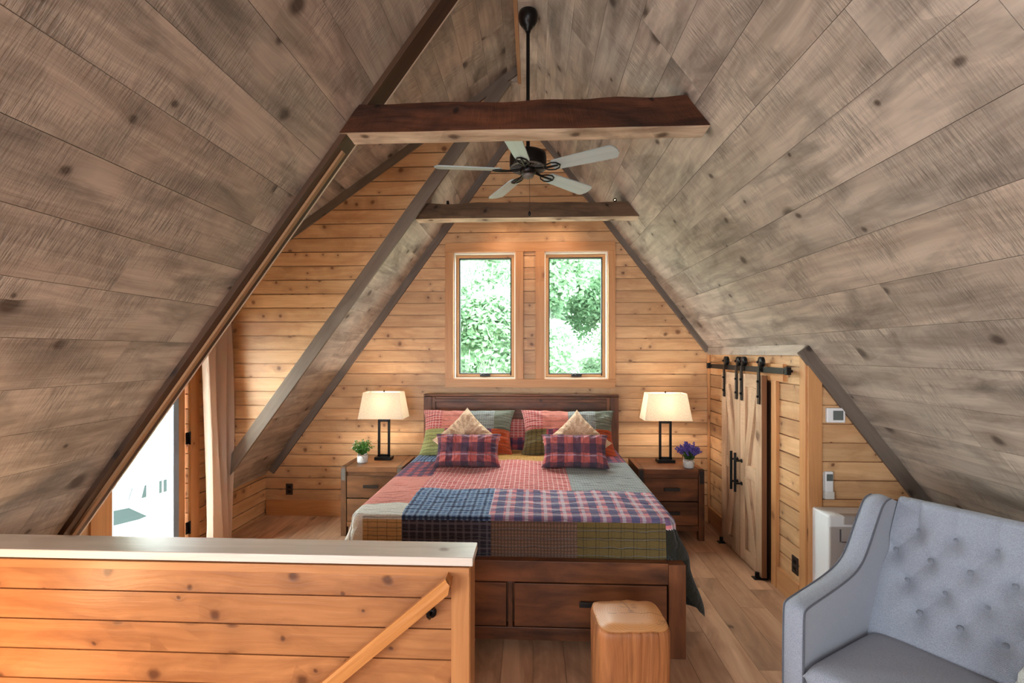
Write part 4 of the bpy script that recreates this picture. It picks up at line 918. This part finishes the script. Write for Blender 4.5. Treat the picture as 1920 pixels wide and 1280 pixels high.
# ------------------------------------------------------------------ armchair
def armchair():
    t = thing('armchair', 'blue-grey button-tufted upholstered armchair with sloping arms beside the climate unit', 'armchair', (1.878, 1.9455, 0), math.atan2(-.85, .52))
    HW = .605; AI = .515
    # back: tufted panel
    btn = []
    rows = [(.91, -.42, 6), (.80, -.4925, 7), (.69, -.42, 6), (.58, -.3475, 5)]
    for z, x0, n in rows:
        for i in range(n+1):
            x = x0+.145*i
            if x < .5: btn.append((x, z))
    zb, zt = .40, 1.03
    def yb(z): return .055+.27*(z-.47)/.56
    def disp(x, z):
        d = .045*(max(0, 1-(abs(x)/.54)**8))**.5; d *= (max(0, 1-((.72-z)/.325)**8))**.5 if z < .72 else 1-.35*((z-.72)/.31)**4
        if z < .395: d = 0
        dip = 0; 
        for bx, bz in btn:
            q = (x-bx)**2+(z-bz)**2
            if q < .02: dip += .022*math.exp(-q/.0006)+.034*math.exp(-q/.003)
        # diagonal pleats between neighbours
        for bx, bz in btn:
            for sx, sz in ((.0725, .11), (-.0725, .11)):
                if bz+sz > .93 and bz < .9: continue
                if bz > .9: sx, sz = 0, .12
                L2 = sx*sx+sz*sz; tt = ((x-bx)*sx+(z-bz)*sz)/L2
                if 0 <= tt <= 1:
                    q = (x-bx-sx*tt)**2+(z-bz-sz*tt)**2
                    if q < .0008: dip += .0035*math.exp(-q/.00006)
        return d-dip
    m = MB()
    def fb(u, v):
        x = -AI-.005+(2*AI+.01)*u; z = zb+(zt-zb)*v; xx = x*(1-.02*v); return (xx, yb(z)-disp(x, z)-.0, z+.006*math.sin(v*PI)*0)
    m.grid(fb, 170, 110, uvfn=lambda u, v: (u*1.1, v*.65)); 
    # rolled top and rear
    def ftop(u, v):
        p = fb(u, 1); a = v*PI; y1 = yb(zt)+.05; r = (y1-p[1])/2; return (p[0], p[1]+r-r*math.cos(a), zt+r*.6*math.sin(a))
    m.grid(ftop, 170, 10, uvfn=lambda u, v: (u, v*.1)); 
    def frear(u, v): x = (-AI-.005+(2*AI+.01)*u)*.98; z = zt-(zt-.14)*v; return (x, yb(max(z, .45))+.05, z)
    m.grid(frear, 20, 10, uvfn=lambda u, v: (u, v)); obj('backrest', m, M['chair'], t)
    for bx, bz in btn:
        mm = MB(); p = fb((bx/1+AI+.005)/(2*AI+.01), (bz-zb)/(zt-zb)); mm.lathe([(.0001, -.004), (.012, -.003), (.0135, .002), (.010, .008), (.0001, .011)], Vector(p)+Vector((0, -.007, .002)), 14, 0, Vector((0, -1, .25)).to_track_quat('Z', 'Y').to_matrix()); obj('button', mm, M['chairbtn'], t)
    # arms: side profile swept across the width
    prof = [(-.515, .10), (-.52, .40), (-.515, .655), (-.505, .672), (-.46, .683), (-.32, .70), (-.18, .722), (-.08, .748), (-.02, .785), (.03, .84), (.08, .91), (.14, .99), (.165, 1.02), (.20, 1.043), (.25, 1.048)]
    for s in (-1, 1):
        xa, xb_ = s*AI, s*HW; m = MB(); n = len(prof); ya = .36
        cen = (xa+xb_)/2; hwid = abs(xb_-xa)/2
        def strip(P, o):   # crowned top strip
            nn = 8
            for i in range(len(P)-1):
                for k in range(nn):
                    q = []
                    for (ii, kk) in ((i, k), (i, k+1), (i+1, k+1), (i+1, k)):
                        p = P[ii]; tq = kk/nn*2-1; a0 = P[max(ii-1, 0)]; a1 = P[min(ii+1, len(P)-1)]; d = Vector((a1[0]-a0[0], a1[1]-a0[1])).normalized(); nrm = (-d.y, d.x); c = .012*(1-tq*tq)
                        q.append(Vector((cen+tq*hwid, p[0]+nrm[0]*c, p[1]+nrm[1]*c)))
                    m.poly(q, (0, 1, 0), .5, 0, True)
        # refine profile
        P = []
        for i in range(n-1):
            for k in range(4): f = k/4; P.append((prof[i][0]+(prof[i+1][0]-prof[i][0])*f, prof[i][1]+(prof[i+1][1]-prof[i][1])*f))
        P.append(prof[-1]); 
        for _ in range(3): P = [P[0]]+[((P[i-1][0]+2*P[i][0]+P[i+1][0])/4, (P[i-1][1]+2*P[i][1]+P[i+1][1])/4) for i in range(1, len(P)-1)]+[P[-1]]
        strip(P, 0)
        for xx in (xa, xb_): m.poly([(xx, p[0], p[1]) for p in P]+[(xx, .335, 1.02), (xx, .31, .1)], (0, 1, 0), .5)
        m.poly([(xa, .25, 1.048), (xb_, .25, 1.048), (xb_, .335, 1.02), (xa, .335, 1.02)]); m.poly([(xa, .335, 1.02), (xb_, .335, 1.02), (xb_, .31, .1), (xa, .31, .1)]); m.poly([(xa, -.515, .1), (xb_, -.515, .1), (xb_, .31, .1), (xa, .31, .1)])
        ar = obj('arm', m, M['chair'], t, recalc=True)
        pm = MB()
        for xx in (xa, xb_): pm.tube([(xx, p[0]-.001, p[1]+.001) for p in P], .0045, 6)
        obj('piping', pm, M['piping'], ar)
    # seat cushion
    m = MB()
    def cush(sgn):
        def fn(u, v):
            x = 2*u-1; y = 2*v-1; e = max(0, (1-x**10)*(1-y**10)); px = (AI-.006)*x; py = -.245+.295*y; h = .065*e**.35
            zz = .405+sgn*h+(.018*(1-x*x)*(1-y*y) if sgn > 0 else 0); return (px, py-(.01*(1-x*x) if y < -.8 else 0), zz)
        return fn
    m.grid(cush(1), 60, 50, uvfn=lambda u, v: (u*1.03, v*.6)); m.grid(cush(-1), 60, 50, uvfn=lambda u, v: (u, v*.6), flip=True); obj('seat_cushion', m, M['chair'], t, merge=True)
    obj('seat_base', MB().box((0, -.09, .225), (2*AI-.004, .80, .23)), M['chair'], t, .015)
    for sx in (-1, 1):
        for sy in (-.47, .26): obj('leg', MB().lathe([(.0001, 0), (.016, 0), (.026, .105), (.0001, .105)], (sx*.54, sy, 0), 14), M['legwood'], t)
armchair()
a_ = math.atan2(-.85, .52)
pw = Matrix.Rotation(a_, 3, 'Z')@Vector((.235, -.17, 0)); mm = Matrix.Rotation(a_-R(35), 3, 'Z')@Matrix.Rotation(R(66), 3, 'X')
pillow('throw_cushion', 'pale fluffy throw cushion at the near side of the armchair seat', 'cushion', (1.878+pw.x, 1.9455+pw.y, .63), mm.to_euler(), .23, .21, .07, M['fluff'], nz=.012, fur=.003, seed=2)

# ------------------------------------------------------------------ outside: ground, hillside, trees, deck, vehicles
GZ = -4.7
m = MB(); m.box((0, 30, GZ-.25), (160, 130, .5)); struct('ground', m, M['ground'])
m = MB(); m.grid(lambda u, v: (-50+100*u, 24+30*v, GZ+16*sm(v)*(.8+.3*math.sin(u*9))), 30, 20); struct('hillside', m, M['hill'])
def tree_mesh(seed, h, cr, leaf, n, r0=.12):
    rg = random.Random(seed); f = MB(); bl = []
    for i in range(16): a = rg.random()*6.28; zz = h*(.22+.75*rg.random()); rr = cr*(1.05-.75*abs(zz/h-.5))*rg.random()**.5; bl.append((Vector((rr*math.cos(a), rr*math.sin(a), zz)), cr*(.25+.3*rg.random())))
    for i in range(n):
        c, r = rg.choice(bl); d = Vector((rg.gauss(0, 1), rg.gauss(0, 1), rg.gauss(0, 1))).normalized()*r*(.5+.55*rg.random()); p = c+d; s = leaf*(.6+.8*rg.random())
        n1 = Vector((rg.gauss(0, 1), rg.gauss(0, 1), rg.gauss(0, .7))).normalized(); n2 = n1.orthogonal().normalized(); f.poly([p-n1*s, p+n2*s*.6, p+n1*s, p-n2*s*.6], n1, rg.random())
    t = MB(); t.tube([(0, 0, 0), (.05, .03, h*.35), (-.08, .05, h*.65), (.0, 0, h*.93)], [r0, r0*.8, r0*.5, r0*.15], 8)
    for c, r in bl[:11]: t.tube([(0, .03, c.z*.62), c*.55+Vector((0, 0, c.z*.32)), c], [r0*.4, r0*.28, r0*.1], 6)
    return f, t
protos = []
spots = [(-3.2, 15, 0, 10.5), (-1.25, 12.5, 1, 10), (.55, 16, 0, 11), (2.1, 13, 2, 7.2), (4.3, 15.5, 0, 10.5), (-5.6, 18, 1, 11), (6.6, 18, 1, 11), (1.2, 19.5, 1, 12), (-2.6, 20.5, 2, 12), (4.2, 21, 2, 11),
         (-21, 22, 1, 7), (-26, 27, 0, 8), (-16, 23, 2, 7)]
kinds = ['broad green leafy tree', 'slender pale-trunked leafy tree', 'low light-green bushy tree']
where = ['seen left through the left window', 'standing nearest behind the left window', 'behind the post between the windows', 'low in the right window, nearest', 'beyond the right edge of the right window', 'far left behind the gable wall', 'far right behind the gable wall', 'rising high and far behind the right window', 'high and far behind the left window', 'far behind the right window, up the hill', 'beyond the parked vehicles through the deck door', 'farthest beyond the vehicles through the deck door', 'at the right of the parked vehicles, through the deck door']
for i, (x, y, k, h) in enumerate(spots):
    if len(protos) <= k or not any(p[0] == k for p in protos):
        pass
    pr = [p for p in protos if p[0] == k]
    t = thing('tree', kinds[k]+' '+where[i], 'tree', (x, y, GZ), (i*77) % 360*PI/180, 'trees outside the cabin')
    if pr: c, tr = pr[0][1].copy(), pr[0][2].copy(); COL.objects.link(c); COL.objects.link(tr); c.parent = t; tr.parent = t
    else:
        f, tk = tree_mesh(40+k, 10, (2.4, 2.0, 2.6)[k], (.085, .075, .085)[k], (34000, 30000, 36000)[k], (.2, .12, .16)[k]); c = obj('foliage', f, M['leaf2'] if k == 2 else M['leaf'], t); tr = obj('trunk', tk, M['bark'], t); protos.append((k, c, tr))
    t.scale = (h/10,)*3
# deck and railing
m = MB()
for i in range(12): m.box((XL-.3-.15*i, 3.3, -.37), (.14, 5, .04), 'y')
struct('deck', m, M['cap'])
t = thing('deck_railing', 'white railing along the deck outside the glass door', 'railing', (-4.75, 3.3, -.35))
obj('top_rail', MB().box((0, 0, .93), (.09, 5, .04), 'y'), M['white'], t, .004); obj('bottom_rail', MB().box((0, 0, .1), (.04, 5, .05), 'y'), M['white'], t)
for y in (-2.4, -.8, 3.0-1.2, 2.45): obj('post', MB().box((0, y, .45), (.09, .09, .94), 'z'), M['white'], t, .004)
M['car'] = plain('white_car_paint', srgb(170, 174, 178), .25, amt=.0); M['carglass'] = plain('car_window_glass', srgb(30, 42, 44), .1); M['tyre'] = plain('tyre_rubber', srgb(40, 40, 42), .8); M['tail'] = plain('tail_light_red', srgb(150, 60, 56), .3)
def car(lab, loc, rz, sc=1.):
    t = thing('parked_vehicle', lab, 'car', loc, rz); t.scale = (sc,)*3
    prof = [(-2.3, .45), (-2.32, .95), (-2.22, 1.05), (-2.0, 1.7), (-1.8, 1.78), (.35, 1.76), (.6, 1.7), (1.2, 1.14), (2.1, 1.02), (2.28, .85), (2.3, .45)]
    m = MB(); m.prism(prof, (0, 0, 0), (1, 0, 0), (0, 0, 1), (0, -1, 0), -.9, .9); obj('body', m, M['car'], t, .06)
    for s in (-1, 1):
        for q in ([(-1.9, 1.15), (-1.78, 1.6), (-1.15, 1.62), (-1.15, 1.15)], [(-1.08, 1.15), (-1.08, 1.62), (-.25, 1.62), (-.25, 1.15)], [(-.18, 1.15), (-.18, 1.62), (.45, 1.6), (1.0, 1.15)]):
            obj('window', MB().prism(q, (0, s*.9, 0), (1, 0, 0), (0, 0, 1), (0, s, 0), 0, .012), M['carglass'], t)
    obj('rear_window', MB().bar((-2.145, -.7, 1.35), (-2.145, .7, 1.35), .5, .02, up=(-1, 0, .3)), M['carglass'], t)
    for s in (-.72, .72): obj('tail_light', MB().box((-2.3, s, .92), (.06, .2, .3)), M['tail'], t, .01)
    for x in (-1.45, 1.45):
        for s in (-1, 1): obj('wheel', MB().lathe([(.0001, -.1), (.2, -.1), (.34, -.09), (.36, -.06), (.36, .06), (.34, .09), (.2, .1), (.0001, .08)], (x, s*.84, .36), 24, 0, Matrix.Rotation(PI/2, 3, 'X')), M['tyre'], t)
car('white vehicle parked nearest outside the glass deck door', (-13.8, 14.6, GZ), R(60))
car('white vehicle parked farther back outside the glass deck door', (-14.8, 19.0, GZ), R(75))
